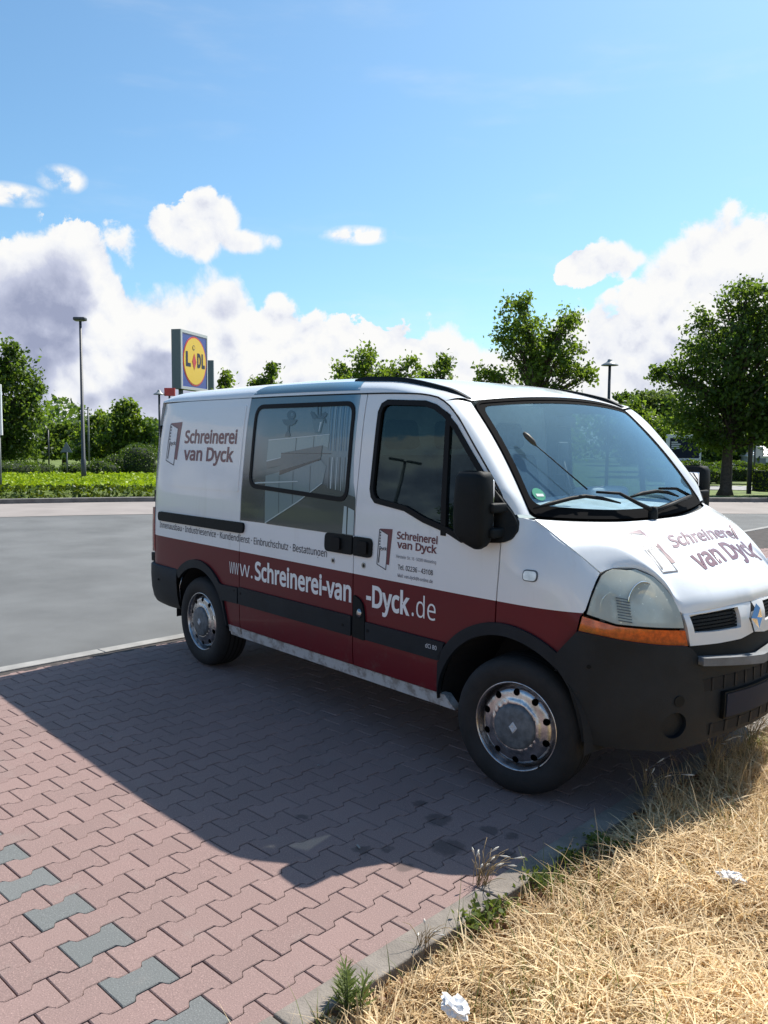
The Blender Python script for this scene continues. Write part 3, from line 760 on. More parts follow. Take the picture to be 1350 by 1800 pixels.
# wipers
for blade, arm in ((((934, 898), (965, 889), (1000, 880), (1025, 876), (1055, 880), (1087, 888)), ((1140, 906), (1110, 892), (1080, 876), (1040, 874))),
                   (((1100, 879), (1125, 871), (1150, 867), (1170, 869), (1189, 876)), ((1231, 897), (1205, 880), (1180, 867), (1150, 867)))):
    wp = under(mesh('windscreen_wiper', *tube([ws_px(*q)+Vector((.012, 0, .012)) for q in blade], [.004]+[.011]*(len(blade)-2)+[.005], 6), 'seal', None, True))
    mesh('wiper_arm', *tube([ws_px(*q)+Vector((.03, 0, .028)) for q in arm], [.014, .011, .009, .007], 6), 'seal', wp, True)
    mesh('wiper_pivot', *lathe([(.0, .03), (.018, .03), (.022, .0), (.022, -.03)], 14, 'Z', ws_px(*arm[0])+Vector((.03, 0, .02))), 'black_plastic', wp, True)

refl_pts = [ws_px(*q)+Vector((.035, 0, .03)) for q in ((1022, 870), (985, 838), (950, 808), (931, 792))]  # rod and tip added in place of a lamp reflection on the glass
REFL = mesh('reflection_rod', *tube(refl_pts, [.0045, .0035, .003, .003], 6), 'seal', WS, True)
mesh('reflection_rod_tip', *tube([ws_px(*q)+Vector((.035, 0, .03)) for q in ((933, 794), (927, 787), (917, 777), (911, 771))], [.004, .014, .015, .008], 8), 'reflection_brown', WS, True)
# ---- wing, headlight, indicator, grille, bumper (both corners)
wing_px = [(1023, 1083), (1030, 1070), (1040, 1040), (1048, 1022), (1058, 1007)]
HL = [(1030, 1080), (1038, 1052), (1047, 1029), (1056, 1011), (1066, 1003), (1076, 999), (1089, 998), (1117, 999), (1147, 1012), (1163, 1026), (1177, 1043), (1189, 1063), (1196, 1079), (1202, 1105), (1150, 1104), (1083, 1098)]
AM = [(1024, 1083), (1017, 1109), (1055, 1117), (1100, 1126), (1167, 1134), (1208, 1135), (1203, 1108), (1150, 1107), (1083, 1101)]
hl_sz = sks(HL); am_sz = sks(AM)
for mir in (False, True):
    wp = [(-.123+G_, .80)]+arc(*FA, .462, 97, 52, 10)+[(.215, .72)]+sks([(1013, 1111)])+sks([(1019, 1085)])+[sk(*q) for q in ((1029, 1072), (1040, 1040), (1047, 1022), (1054, 1008))]
    wp += [(s_-.002, z_-.006) for s_, z_ in shut[::-1]]+[(-.03, 1.344), (-.106+G_, 1.346), (-.109+G_, 1.23), (-.111+G_, 1.096), (-.121+G_, .916)]
    wg = under(panel('front_wing', wp, 'paint', None, mirror=mir, res=.045))
    rp = sk(932, 1012)
    rr = panel('side_repeater', round_poly([(rp[0]-.036, rp[1]-.022), (rp[0]+.036, rp[1]-.022), (rp[0]+.036, rp[1]+.022), (rp[0]-.036, rp[1]+.022)], .02, 5), 'reflector', wg, mirror=mir, off=.008, depth=.01, res=.03)
    panel('repeater_base', round_poly([(rp[0]-.042, rp[1]-.027), (rp[0]+.042, rp[1]-.027), (rp[0]+.042, rp[1]+.027), (rp[0]-.042, rp[1]+.027)], .024, 5), 'hub_grey', wg, mirror=mir, off=.004, depth=.006, res=.03)
    fa = arc(*FA, .506, 150, 49, 24)+[(.234, .672), (.222, .66)]+arc(*FA, .446, 48, 176, 26)+[(-.497, .56), (-.487, .568), (-.455, .664)]
    under(panel('wheel_arch_trim', fa, 'grey_plastic', None, mirror=mir, off=.016, depth=.03, res=.05))
    # headlight unit
    hd = under(panel('headlight', hl_sz, 'grey_plastic', None, holes=[shrink(hl_sz, .010)], mirror=mir, off=.002, depth=.07, res=.03, grid=False))
    panel('headlight_lens', shrink(hl_sz, .004), 'lens_glass', hd, mirror=mir, off=.006, depth=.006, res=.03)
    panel('headlight_back', shrink(hl_sz, .002), 'reflector', hd, mirror=mir, off=-.062, depth=0, res=.03, surf=skirt)
    for (px, py, rad) in ((1130, 1058, .088), (1068, 1066, .058)):
        c = skirt(*sk(px, py), -.058); nn = (skirt(*sk(px, py), .05)-skirt(*sk(px, py), 0)).normalized()
        rot = Vector((0, 1, 0)).rotation_difference(Vector((.93, nn.y*.35, 0)).normalized()).to_matrix()
        V, F = lathe([(.0, -.012), (rad*.35, -.010), (rad*.7, .004), (rad*.95, .024), (rad, .034), (rad*1.03, .030)], 28)
        V = [rot @ v + c for v in V]
        Vb, Fb = lathe([(.0, .03), (.012, .026), (.016, .014), (.016, -.012)], 12); Vb = [rot @ v + c for v in Vb]
        if mir: V = [Vector((v.x, -v.y, v.z)) for v in V]; Vb = [Vector((v.x, -v.y, v.z)) for v in Vb]
        mesh('reflector_bowl', V, F, 'chrome', hd, True); mesh('bulb', Vb, Fb, 'pale_grey', hd, True)
    for zz in (.0,):
        panel('inner_trim', sks([(1050, 1050), (1058, 1046), (1064, 1097), (1056, 1096)], -.03), 'hub_grey', hd, mirror=mir, off=-.03, depth=.02, res=.03)
    for k in range(9):
        y_ = 1049+k*5.0; panel('lens_ridge', sks([(1082+k*.6, y_), (1106+k*.6, y_+4.2), (1106+k*.6, y_+6.0), (1082+k*.6, y_+1.8)], .006), 'hub_grey', hd, mirror=mir, off=.0125, depth=.002, res=.03, grid=False)
    panel('inner_trim', sks([(1052, 1044), (1074, 1050), (1078, 1090), (1048, 1084)], 0), 'hub_grey', hd, mirror=mir, off=-.012, depth=.02, res=.03)
    ind = under(panel('indicator', am_sz, 'amber', None, mirror=mir, off=.005, depth=.03, res=.03))
    # bumper corner
    BC = [(976, 1150), (1013, 1111), (1017, 1111), (1055, 1119), (1100, 1128), (1167, 1136), (1209, 1137), (1217, 1141), (1226, 1152), (1233, 1168), (1238, 1215), (1241, 1274), (1243, 1303), (1215, 1312), (1180, 1320), (1130, 1320), (1075, 1315), (1022, 1304), (1021, 1291), (1012, 1250), (1000, 1211), (988, 1190), (974, 1169)]
    bc = sks(BC, .03)
    fog = arc(*sk(1186, 1276, .03), .062, 0, 345, 23)
    b = under(panel('bumper_corner', bc, 'grey_plastic', None, holes=[fog], mirror=mir, off=.03, depth=.05, res=.035))
    panel('fog_lamp_blank', arc(*sk(1186, 1276, .03), .068, 0, 345, 23), 'grey_plastic', b, mirror=mir, off=.004, depth=.002, res=.03)
    for q, r_ in (((1194, 1233), .026), ((1035, 1172), .010)):
        c0 = sk(*q, .03); panel('bumper_plug', arc(*c0, r_, 0, 345, 23), 'black_plastic' if r_ > .02 else 'hole', b, mirror=mir, off=.034 if r_ > .02 else .0312, depth=.006, res=.03)

def both(L, off=0.0):                               # outline over the full nose from its near half
    a = sks(L, off); return a+[(2*SMAX-s_, z_) for s_, z_ in a[::-1]]
def zline(px, py, off=0.0): return sk(px, py, off)[1]
gl, gr_ = sk(1197, 1079), sk(1211, 1136)
gp_top = [sk(1199, 1080), sk(1230, 1074), sk(1262, 1068)]; gp_bot = [sk(1211, 1135), sk(1260, 1130), sk(1300, 1122)]
zt, zb = .940, .795
outer = [gp_bot[0], gp_bot[1], gp_bot[2], (SMAX, zb)]; outer += [(2*SMAX-s_, z_) for s_, z_ in gp_bot[::-1]]
top = gp_top+[(SMAX, zt)]; outer += [(2*SMAX-s_, z_) for s_, z_ in gp_top]; outer += [(SMAX, zt)]+gp_top[::-1]
op = sks([(1209, 1081), (1252, 1074), (1294, 1066), (1300, 1102), (1258, 1109), (1219, 1112)])
op = [op[5], op[4], op[3], op[2], op[1], op[0]]
op2 = [(2*SMAX-s_, z_) for s_, z_ in op]
GP = under(panel('grille_panel', outer, 'paint', None, holes=[op, op2], off=.008, depth=.05, res=.03))
for o_ in (op, op2):
    panel('grille_backing', shrink(o_, -.004), 'dark_void', GP, off=-.038, depth=0, res=.05)
    z0, z1 = min(p[1] for p in o_), max(p[1] for p in o_); s0, s1 = min(p[0] for p in o_), max(p[0] for p in o_)
    for k in range(6):
        zz = z0+(z1-z0)*(k+.5)/6
        def xat(z_):
            xs = []
            for a, b in zip(o_, o_[1:]+o_[:1]):
                if (a[1] > z_) != (b[1] > z_): xs.append(a[0]+(b[0]-a[0])*(z_-a[1])/(b[1]-a[1]))
            return min(xs), max(xs)
        l, r_ = xat(zz); panel('grille_bar', [(l+.002, zz-.006), (r_-.002, zz-.006), (r_-.002, zz+.005), (l+.002, zz+.005)], 'black_plastic', GP, off=-.012, depth=.02, res=.04)
    for k in range(1, 14):
        ss = s0+(s1-s0)*k/14; panel('grille_rib', [(ss-.002, z0+.012), (ss+.002, z0+.012), (ss+.002, z1-.014), (ss-.002, z1-.014)], 'black_plastic', GP, off=-.016, depth=.012, res=.05, grid=False)
# diamond emblem
def diamond(c, w, h, d, ax=0):
    ou = [(0, h), (w, 0), (0, -h), (-w, 0)]; mi = [(0, h*.72), (w*.66, 0), (0, -h*.72), (-w*.66, 0)]; inn = [(0, h*.42), (w*.30, 0), (0, -h*.42), (-w*.30, 0)]
    V = [(0, a, b) for a, b in ou]+[(d, a, b) for a, b in mi]+[(d*.25, a, b) for a, b in inn]
    F = []
    for r in (0, 4):
        for k in range(4): F.append((r+k, r+4+k, r+4+(k+1) % 4, r+(k+1) % 4))
    F.append((8, 9, 10, 11)); F = [f[::-1] for f in F]
    return V, F
V, F = diamond(0, .042, .070, .022); c = skirt(SMAX, .866, .012)
mesh('emblem', [Vector(v)+c for v in V], F, 'chrome', GP)
panel('emblem_mount', [(SMAX-.052, .866), (SMAX, .785), (SMAX+.052, .866), (SMAX, .944)], 'dark_void', GP, off=.0095, depth=.002, res=.05, grid=False)
# bumper centre
def mirror_s(L): return L+[(2*SMAX-s_, z_) for s_, z_ in L[::-1]]
def band(name, tl, zc_t, zc_b, mat, off, depth, s_l, par, **k):
    zt_, zb_ = tl; ns = 10; up = [(s_l+(SMAX-s_l)*i/ns, zt_+(zc_t-zt_)*(i/ns)) for i in range(ns+1)]; dn = [(s_l+(SMAX-s_l)*i/ns, zb_+(zc_b-zb_)*(i/ns)) for i in range(ns+1)]
    lo = dn+[(2*SMAX-s_, z_) for s_, z_ in dn[:-1][::-1]]; hi = up+[(2*SMAX-s_, z_) for s_, z_ in up[:-1][::-1]]
    return panel(name, lo+hi[::-1], mat, par, off=off, depth=depth, res=.035, **k)
cs = sk(1233, 1168, .03); cb = sk(1241, 1274, .03); cz = sk(1243, 1303, .03)
BC0 = under(band('bumper_centre', (cs[1]-.015, cz[1]), cs[1]-.005, cz[1]+.005, 'grey_plastic', .012, .06, cs[0]-.012, None))
band('bumper_ledge', (.800, cs[1]-.01), .788, cs[1]-.02, 'black_plastic', .004, .05, sk(1211, 1137)[0], BC0)
pl = sk(1234, 1163, .055)
band('bumper_step_pad', (pl[1]+.016, pl[1]-.020), .693, .650, 'pad_grey', .062, .05, pl[0]+.004, BC0)
band('air_intake', (.618, .560), .618, .560, 'dark_void', .0135, .001, cs[0]+.015, BC0)
for k in range(-4, 5): 
    s_ = SMAX+k*.085; panel('intake_rib', [(s_-.006, .558), (s_+.006, .558), (s_+.006, .620), (s_-.006, .620)], 'grey_plastic', BC0, off=.018, depth=.006, res=.05, grid=False)
band('air_intake', (.395, .345), .395, .345, 'dark_void', .0135, .001, cs[0]+.015, BC0)
for k in (-3, -2, -1, 0, 1, 2, 3):
    s_ = SMAX+k*.11; panel('intake_rib', [(s_-.010, .343), (s_+.010, .343), (s_+.010, .397), (s_-.010, .397)], 'grey_plastic', BC0, off=.018, depth=.006, res=.05, grid=False)
panel('plate_holder', [(SMAX-.275, .415), (SMAX+.275, .415), (SMAX+.275, .545), (SMAX-.275, .545)], 'black_plastic', BC0, off=.035, depth=.022, res=.05)
panel('number_plate', [(SMAX-.262, .424), (SMAX+.262, .424), (SMAX+.262, .536), (SMAX-.262, .536)], 'sign_navy', BC0, off=.040, depth=.005, res=.05)

# ---- rear end
sec = [skirt(-3.868, z) for z in np.linspace(.42, zg(-3.87), 14)]+[roof_pt(0, abs(q)) for q in ()]
loop = [Vector((-3.868, -v.y*-1, v.z)) for v in sec]
right = [Vector((-3.870, v.y, v.z)) for v in sec]; rt = [Vector((-3.870, -roof_pt(0, q).y, roof_pt(0, q).z)) for q in qs[::-1]]
outl = right+rt[1:]; lo_ = outl+[Vector((v.x, -v.y, v.z)) for v in outl[::-1][1:]]
RW = under(mesh('rear_wall', lo_, [tuple(range(len(lo_)))[::-1]], 'paint', None))
for sg in (-1, 1):
    ys = sorted((sg*.012, sg*.84))
    bm = bmesh.new(); box(bm, (-3.892, ys[0], .66), (-3.872, ys[1], 1.98), .008); d = under(from_bm('rear_door', bm, 'paint', None, True))
    bm = bmesh.new(); yw = sorted((sg*.10, sg*.72)); box(bm, (-3.898, yw[0], 1.36), (-3.888, yw[1], 1.86), .004); from_bm('window', bm, 'sign_navy', d, True)
    bm = bmesh.new(); box(bm, (-3.905, sg*.06-.02, 1.0), (-3.89, sg*.06+.02, 1.14), .006); from_bm('door_handle', bm, 'black_plastic', d, True)
    # tail light wrapping the corner
    zs = np.linspace(.80, 1.16, 8); V, F = [], []
    prof = [(-3.835, 0.004), (-3.865, .008), (-3.890, -.012), (-3.902, -.05), (-3.902, -.11)]
    for z in zs:
        y0 = -skirt(-3.84, z).y
        for x, dy in prof: V.append((x, sg*(y0+dy), z))
    for i in range(len(zs)-1):
        for k in range(4): F.append((i*5+k, i*5+k+1, (i+1)*5+k+1, (i+1)*5+k) if sg > 0 else (i*5+k, (i+1)*5+k, (i+1)*5+k+1, i*5+k+1))
    F += [tuple(range(5)), tuple(range(len(V)-5, len(V)))]
    under(mesh('tail_light', V, F, 'tail_red', None, True))
    bm = bmesh.new(); box(bm, (-3.985, sg*.86-.05, .70), (-3.90, sg*.86+.05, .775), .01); under(from_bm('bumper_step', bm, 'black_plastic', None, True))
    # door hinge
    for z in (1.25, 1.78):
        bm = bmesh.new(); y0 = -skirt(-3.86, z).y; box(bm, (-3.90, sg*(y0-.02)-.012, z-.05), (-3.855, sg*(y0-.02)+.02*sg if 0 else sg*(y0-.02)+.012, z+.05), .006); under(from_bm('door_hinge', bm, 'black_plastic', None, True))
# rear bumper: plan curve swept over a height
pl_ = [(-3.415, .962), (-3.62, .972), (-3.80, .968), (-3.90, .940), (-3.955, .88), (-3.975, .78), (-3.98, .4)]
full_ = [(x, -y) for x, y in pl_]+[(x, y) for x, y in pl_[::-1]]
full_ = [(v.x, v.y) for v in curve_pts([(x, y, 0) for x, y in full_], 60)]
prof = [(.700, -.03), (.702, .0), (.69, .010), (.60, .012), (.50, .006), (.42, -.008), (.375, -.03), (.365, -.06)]
V, F = [], []; n = len(full_)
for z, d in prof:
    for x, y in full_:
        zz = z if z > .5 else z+(.5-z)*0.16*max(0, min(1, (-3.6-x)/.3))
        nx, ny = (x+3.3)/.7, y/.97; k = math.hypot(nx, ny) or 1; V.append((x+d*nx/k*(1 if x < -3.6 else 0), y+d*ny/k, zz))
for i in range(len(prof)-1):
    for k in range(n-1): F.append((i*n+k, i*n+k+1, (i+1)*n+k+1, (i+1)*n+k))
F = [f[::-1] for f in F]
RB = under(mesh('rear_bumper', V, F, 'grey_plastic', None, True))
bm = bmesh.new(); box(bm, (-3.90, -.84, .40), (-3.43, .84, .69)); from_bm('bumper_core', bm, 'dark_void', RB)
c = skirt(-3.70, .585, .018); mesh('bumper_plug', *lathe([(0, -.012), (.008, -.012), (.009, 0)], 12, 'Y', c), 'hole', RB)
# little mudguard bar behind the rear wheel
under(mesh('mud_flap', *merge(tube([(-3.44, -.90, .68), (-3.46, -.92, .55), (-3.44, -.92, .40)], .012, 6)), 'steel', None, True))

# ---- mirrors
for mir in (False, True):
    sg = 1 if mir else -1
    secs = [(1.572, -.200, -1.035, .050, .030, 0), (1.566, -.200, -1.036, .080, .046, 0), (1.54, -.200, -1.038, .094, .056, 0), (1.45, -.203, -1.038, .100, .060, 0), (1.34, -.207, -1.037, .103, .060, 0), (1.27, -.206, -1.036, .100, .058, 0), (1.235, -.196, -1.036, .082, .050, 0), (1.212, -.176, -1.04, .050, .034, 0), (1.196, -.165, -1.045, .016, .016, 0)]
    V, F = [], []; K = 24
    for z, cx, cy, rx, ry, _ in secs:
        for k in range(K):
            th = 2*PI*k/K; cs_, sn_ = math.cos(th), math.sin(th)
            e = .55; X = math.copysign(abs(cs_)**e, cs_)*rx; Y = math.copysign(abs(sn_)**e, sn_)*ry
            V.append((cx+X, -sg*-(cy+Y) if 0 else (cy+Y)*(-sg), z))
    V = [(x, y if not mir else y, z) for x, y, z in V]
    for i in range(len(secs)-1):
        for k in range(K):
            k2 = (k+1) % K; F.append((i*K+k, i*K+k2, (i+1)*K+k2, (i+1)*K+k))
    F += [tuple(range(K)), tuple(range(len(V)-K, len(V)))]
    if not mir: F = [f[::-1] for f in F]
    wm = under(mesh('wing_mirror', V, F, 'black_plastic', None, True))
    bm = bmesh.new(); yy = sorted((sg*.968, sg*.980)); box(bm, (-.28, yy[0], 1.26), (-.13, yy[1], 1.53), .004); from_bm('mirror_glass', bm, 'chrome', wm, True)
    sail = [(-.36, 1.205), (-.185, 1.218), (-.09, 1.226), (-.052, 1.245), (-.035, 1.285), (-.040, 1.325), (-.066, 1.375), (-.112, 1.442), (-.255, 1.575), (-.30, 1.56), (-.34, 1.44)]
    panel('mirror_base', round_poly(sail, .012, 3), 'black_plastic', wm, mirror=mir, off=.020, depth=.03, res=.04)
    for z in (1.275, 1.395):
        bm = bmesh.new(); yy = sorted((sg*.92, sg*1.03)); box(bm, (-.150, yy[0], z-.024), (-.085, yy[1], z+.024), .012); from_bm('mirror_arm', bm, 'black_plastic', wm, True)

# ---- wheels
def rim_y(r):
    return _rimf(r)
_rimf = pchip([.10, .125, .140, .165, .185, .197, .205], [-.050, -.052, -.040, -.030, -.040, -.075, -.09])
def wheel(loc, steer, mir):
    w = empty('wheel'); under(w); w.matrix_parent_inverse = Matrix.Translation((1.5, 0, 0)); w.location = loc; w.rotation_euler = (0, 0, steer+(PI if mir else 0))
    # local: -y is the outer face
    prof = [(.215, -.005), (.225, -.012), (.25, -.022), (.29, -.024), (.318, -.012), (.332, .006), (.338, .025), (.340, .10), (.338, .175), (.332, .194), (.30, .218), (.25, .218), (.215, .20)]
    ty = mesh('tyre', *lathe([(r, h) for r, h in prof][::-1], 64), 'rubber', w, True)
    gv, gf = [], []
    for gy in (.045, .085, .12, .155):
        v, f = lathe([(.3405, gy-.006), (.3405, gy+.006)], 64); gv, gf = merge((gv, gf), (v, f))
    mesh('tread_groove', gv, gf, 'hole', w)
    ring = [(.2205, .002), (.2215, -.006), (.218, -.011), (.213, -.009), (.209, .004), (.205, .03), (.200, .055), (.197, .10), (.15, .13), (.10, .13)]
    mesh('rim', *lathe(ring[::-1], 64), 'steel', w, True)
    def face(a, b, off=0.0): return Vector((a, -rim_y(math.hypot(a, b))-off-.062+.03, b))
    holes = [[(.168*math.cos(t)+.0175*math.cos(u), .168*math.sin(t)+.0175*math.sin(u)) for u in np.linspace(0, 2*PI, 14, endpoint=False)] for t in [2*PI*(k+.5)/10 for k in range(10)]]
    def face2(a, b, off=0.0):
        r = math.hypot(a, b); return Vector((a, _fy(r)-off, b))
    panel('wheel_disc', arc(0, 0, .2035, 0, 354, 59), 'steel', w, holes=[arc(0, 0, .10, 0, 350, 35)]+holes, surf=face2, depth=.006, res=.014)
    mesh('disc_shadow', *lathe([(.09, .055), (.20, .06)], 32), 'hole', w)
    cap = [(.0, -.030), (.095, -.028), (.108, -.022), (.113, -.006), (.113, .02)]
    hc = mesh('hub_cap', *lathe(cap[::-1], 48), 'hub_grey', w, True)
    V, F = diamond(0, .023, .029, .005); V = [Vector((v[1], -.030-v[0], v[2])) for v in V]
    mesh('emblem', V, F[::1], 'pale_grey', w)
    mesh('valve', *tube([(.13, -.0, -.165), (.135, -.022, -.172)], .004, 6), 'seal', w)
    return w
_fy = pchip([.08, .105, .118, .128, .150, .172, .186, .196, .2036], [.0, -.004, -.016, -.004, .000, .003, .012, .035, .050])
wheel((0, -.932, .338), .2113, False); wheel((WB, -.932, .338), 0, False); wheel((0, .932, .338), .19, True); wheel((WB, .932, .338), 0, True)

# ---- interior
bm = bmesh.new()
for i in range(1):
    V, F = [], []; N = 20
    for k in range(N+1):
        u = -1+2*k/N; p = W(u*.8, .03); hw = .84
        xf = p.x-.05; y = u*.80
        V += [(xf, y, 1.335), (xf-.10, y, 1.352), (-.44, y, 1.385+.015*math.cos(u*3)), (-.55, y, 1.33), (-.58, y, .95), (xf, y, .95)]
    for k in range(N):
        for j in range(5): F.append((6*k+j, 6*k+j+1, 6*k+7+j, 6*k+6+j))
bm.free()
DASH = under(mesh('dashboard', V, F, 'dash_top', None, True))
bm = bmesh.new(); box(bm, (-.56, .22, 1.26), (-.40, .62, 1.44), .03); from_bm('instrument_hood', bm, 'interior_grey', DASH, True)
sv, sf = [], []
c = Vector((-.66, .42, 1.32)); ax = Vector((-.55, 0, .83)).normalized(); e1 = Vector((0, 1, 0)); e2 = ax.cross(e1)
ring = [c+(e1*math.cos(t)+e2*math.sin(t))*.20 for t in np.linspace(0, 2*PI, 37)]
SWV = merge(tube(ring, .015, 8, False), tube([c-e1*.2, c, c+e1*.2], .014, 6), tube([c, c-ax*.25], .03, 8), tube([c, c-e2*.2], .014, 6))
under(mesh('steering_wheel', *SWV, 'seat_cloth', None, True))
for y in (-.56, -.14, .44):
    bm = bmesh.new(); box(bm, (-1.18, y-.23, .85), (-.68, y+.23, 1.0), .05)
    mt = Matrix.Translation((-1.10, y, 1.02)) @ Matrix.Rotation(math.radians(-12), 4, 'Y')
    box(bm, (-.06, -.22, -.05), (.06, .22, .62), .05, mt); st = under(from_bm('seat', bm, 'seat_cloth', None, True))
    bm = bmesh.new(); box(bm, (-.045, -.13, .66), (.045, .13, .84), .04, mt); from_bm('headrest', bm, 'seat_cloth', st, True)
bm = bmesh.new(); box(bm, (-.80, -.60, 1.925), (-.62, -.08, 1.945), .008, None); under(from_bm('sun_visor', bm, 'pale_grey', None, True))
bm = bmesh.new(); box(bm, (-.47, -.10, 1.80), (-.445, .10, 1.865), .012); rm = under(from_bm('interior_mirror', bm, 'seal', None, True))
# phone holder and sticker behind the glass
bm = bmesh.new(); p0 = ws_px(1020, 800)+Vector((-.14, .03, -.02)); box(bm, p0+Vector((-.012, -.045, -.09)), p0+Vector((.012, .045, .09)), .01)
v_, f_ = tube([p0, p0+Vector((.05, 0, -.16)), p0+Vector((.08, 0, -.20))], .012, 8)
ph = under(from_bm('phone_holder', bm, 'seal', None, True)); mesh('holder_stalk', v_, f_, 'seal', ph, True)
pc = ws_px(948, 868); h = WBVH.find_nearest(pc)
def stick(a, b, off=0.0): 
    d1 = (W(-.5, .2)-W(-.55, .2)).normalized(); d2 = (W(-.5, .25)-W(-.5, .2)).normalized(); nn = d1.cross(d2).normalized(); return pc-nn*.022*-1*0+d1*a+d2*b+nn*(off-.004)
panel('emission_sticker', arc(0, 0, .038, 0, 345, 23), 'sticker_green', WS, surf=stick, depth=0, res=.03)
mesh('sticker_field', [stick(a, b, .0015) for a, b in ((-.02, -.014), (.026, -.014), (.026, .002), (-.02, .002))], [(0, 1, 2, 3)], 'vinyl_white', WS)
# ------------------------------------------------------------------ van: printed film and lettering
def film_material():
    m = bpy.data.materials.new('kitchen_film'); m.use_nodes = True; g = NT(m.node_tree); b = g.n['Principled BSDF']
    sp = g.new('ShaderNodeSeparateXYZ'); g.l.new(g.new('ShaderNodeNewGeometry').outputs['Position'], sp.inputs[0])
    z = g.m('DIVIDE', g.m('SUBTRACT', sp.outputs[2], 1.15), .95)
    c = g.ramp(z, [(0, (.055, .072, .080)), (.17, (.040, .055, .066)), (.30, (.035, .050, .065)), (.40, (.13, .17, .185)), (.55, (.18, .235, .25)), (.78, (.155, .225, .255)), (1, (.13, .20, .24))])
    right = g.step(sp.outputs[0], -1.70, -1.30)
    rc = g.ramp(z, [(0, (.07, .08, .08)), (.28, (.08, .095, .095)), (.36, (.24, .27, .28)), (.55, (.22, .29, .33)), (.8, (.12, .26, .38)), (1, (.14, .28, .40))])
    c = g.mix(right, c, rc)
    edge = g.step(sp.outputs[0], -1.36, -1.25); c = g.mix(g.m('MULTIPLY', g.m('MULTIPLY', edge, g.step(z, .12, .40)), .85), c, (.56, .61, .66))
    left = g.m('MULTIPLY', g.step(sp.outputs[0], -2.16, -2.42), .92); c = g.mix(left, c, g.ramp(z, [(0, (.02, .03, .04)), (.30, (.015, .02, .03)), (.45, (.16, .16, .17)), (.65, (.28, .31, .33)), (1, (.10, .15, .18))]))
    g.put(b.inputs['Base Color'], g.mix(1, c, (.70, .84, .86), 'MULTIPLY')); b.inputs['Roughness'].default_value = .25; b.inputs['Coat Weight'].default_value = .5; b.inputs['Coat Roughness'].default_value = .04
    MATS['kitchen_film'] = m
film_material()
for nm, c in (('print_cabinet', (.30, .385, .405)), ('print_cabinet_low', (.21, .275, .30)), ('print_shelf', (.13, .155, .165)), ('print_dark', (.022, .030, .036)), ('print_floor', (.058, .070, .072)), ('print_light', (.55, .60, .63)), ('print_object', (.055, .105, .13)), ('print_pot', (.12, .19, .22)), ('print_navy', (.014, .024, .042)), ('print_curtain', (.085, .21, .32)), ('print_curtain_pale', (.24, .36, .44))):
    principled(nm, tuple(x*k for x, k in zip(c, (.72, .82, .82))), .25, coat=.5)
DOOR = SL['slide']
fp = [(-2.49+G_+.001, 1.156), (-1.222-G_-.001, 1.166), (-1.222-G_-.001, 1.37), (-1.262, 1.47), (-1.278, 1.60), (-1.285, zg(-1.285)-G_-.001), (-1.9, zg(-1.9)-G_-.001), (-2.49+G_+.001, zg(-2.49)-G_-.001)]
FILM = panel('kitchen_print', fp, 'kitchen_film', DOOR, off=.0012, depth=0, res=.05)
FILM['label'] = 'blue grey photo print of kitchen cabinets'
def roof_surf(a, b, off=0.0):
    t = (a+3.868)/3.293; q = 1-b; p = roof_pt(t, q); p = Vector((p.x, -p.y, p.z))
    p2 = roof_pt(t, max(0, q-.005)); d = Vector((0, -p2.y, p2.z))-Vector((0, p.y, p.z)); nn = Vector((0, -d.z, d.y)).normalized()
    if nn.z < 0: nn = -nn
    return p+nn*off
mesh_f = panel('kitchen_print', [(-2.47, .004), (-1.30, .004), (-1.36, .10), (-2.42, .10)], 'kitchen_film', ROOF, off=.0016, depth=0, res=.035, surf=roof_surf)
def r8(L): return [sk(420+.16296*x, 680+.16296*y) for x, y in L]
def pr(mat, L, off, res=.05, grid=True): panel('print_shape', r8(L), mat, DOOR, off=.0012+(off-.0012)*2.6, depth=0, res=res, grid=grid)
pr('print_floor', [(300, 1478), (645, 1235), (905, 1050), (1255, 1190), (1240, 1605), (950, 1572)], .0016)
pr('print_cabinet_low', [(292, 958), (440, 918), (890, 790), (945, 860), (905, 1045), (645, 1235), (283, 1470), (285, 1180)], .0019)
pr('print_cabinet', [(325, 568), (985, 508), (965, 655), (905, 632), (462, 716), (456, 768), (303, 802)], .0019)
pr('print_shelf', [(462, 718), (905, 630), (885, 782), (440, 952), (445, 850), (303, 880), (303, 805), (456, 770)], .0022)
pr('print_dark', [(445, 905), (885, 770), (885, 785), (440, 952)], .0024, .05, False)
pr('print_light', [(175, 1032), (220, 1026), (640, 1014), (640, 1024), (230, 1042), (180, 1046)], .0025, .05, False)
pr('print_light', [(325, 568), (985, 508), (985, 516), (325, 580)], .0024, .05, False)
pr('print_light', [(300, 795), (456, 758), (456, 768), (303, 806)], .0024, .05, False)
pr('print_light', [(283, 1462), (645, 1228), (905, 1030), (905, 1042), (645, 1242), (283, 1476)], .0024, .05, False)
for x0, y0, x1, y1 in ((625, 552, 612, 690), (815, 535, 805, 650), (590, 905, 580, 1260), (775, 850, 765, 1130), (440, 960, 432, 1360)):
    pr('print_shelf', [(x0-2, y0), (x0+3, y0), (x1+3, y1), (x1-2, y1)], .0024, .05, False)
pr('print_dark', [(460, 712), (1000, 716), (1000, 722), (460, 719)], .0025, .05, False)
for k in range(10):
    x = 990+28*k; w = 9+4*(k % 3)
    pr('print_curtain' if k % 2 else 'print_curtain_pale', [(x, 196), (x+w, 192), (x+w-38, 690), (x-34, 690)], .0018, .05, False)
    pr('print_shelf' if k % 2 else 'print_light', [(x-40, 760), (x+w-46, 760), (x+w-66, 1085+6*k), (x-62, 1085+6*k)] if k > 0 and k < 9 else [(1180, 760), (1190, 760), (1160, 1090), (1150, 1090)], .00178, .05, False)
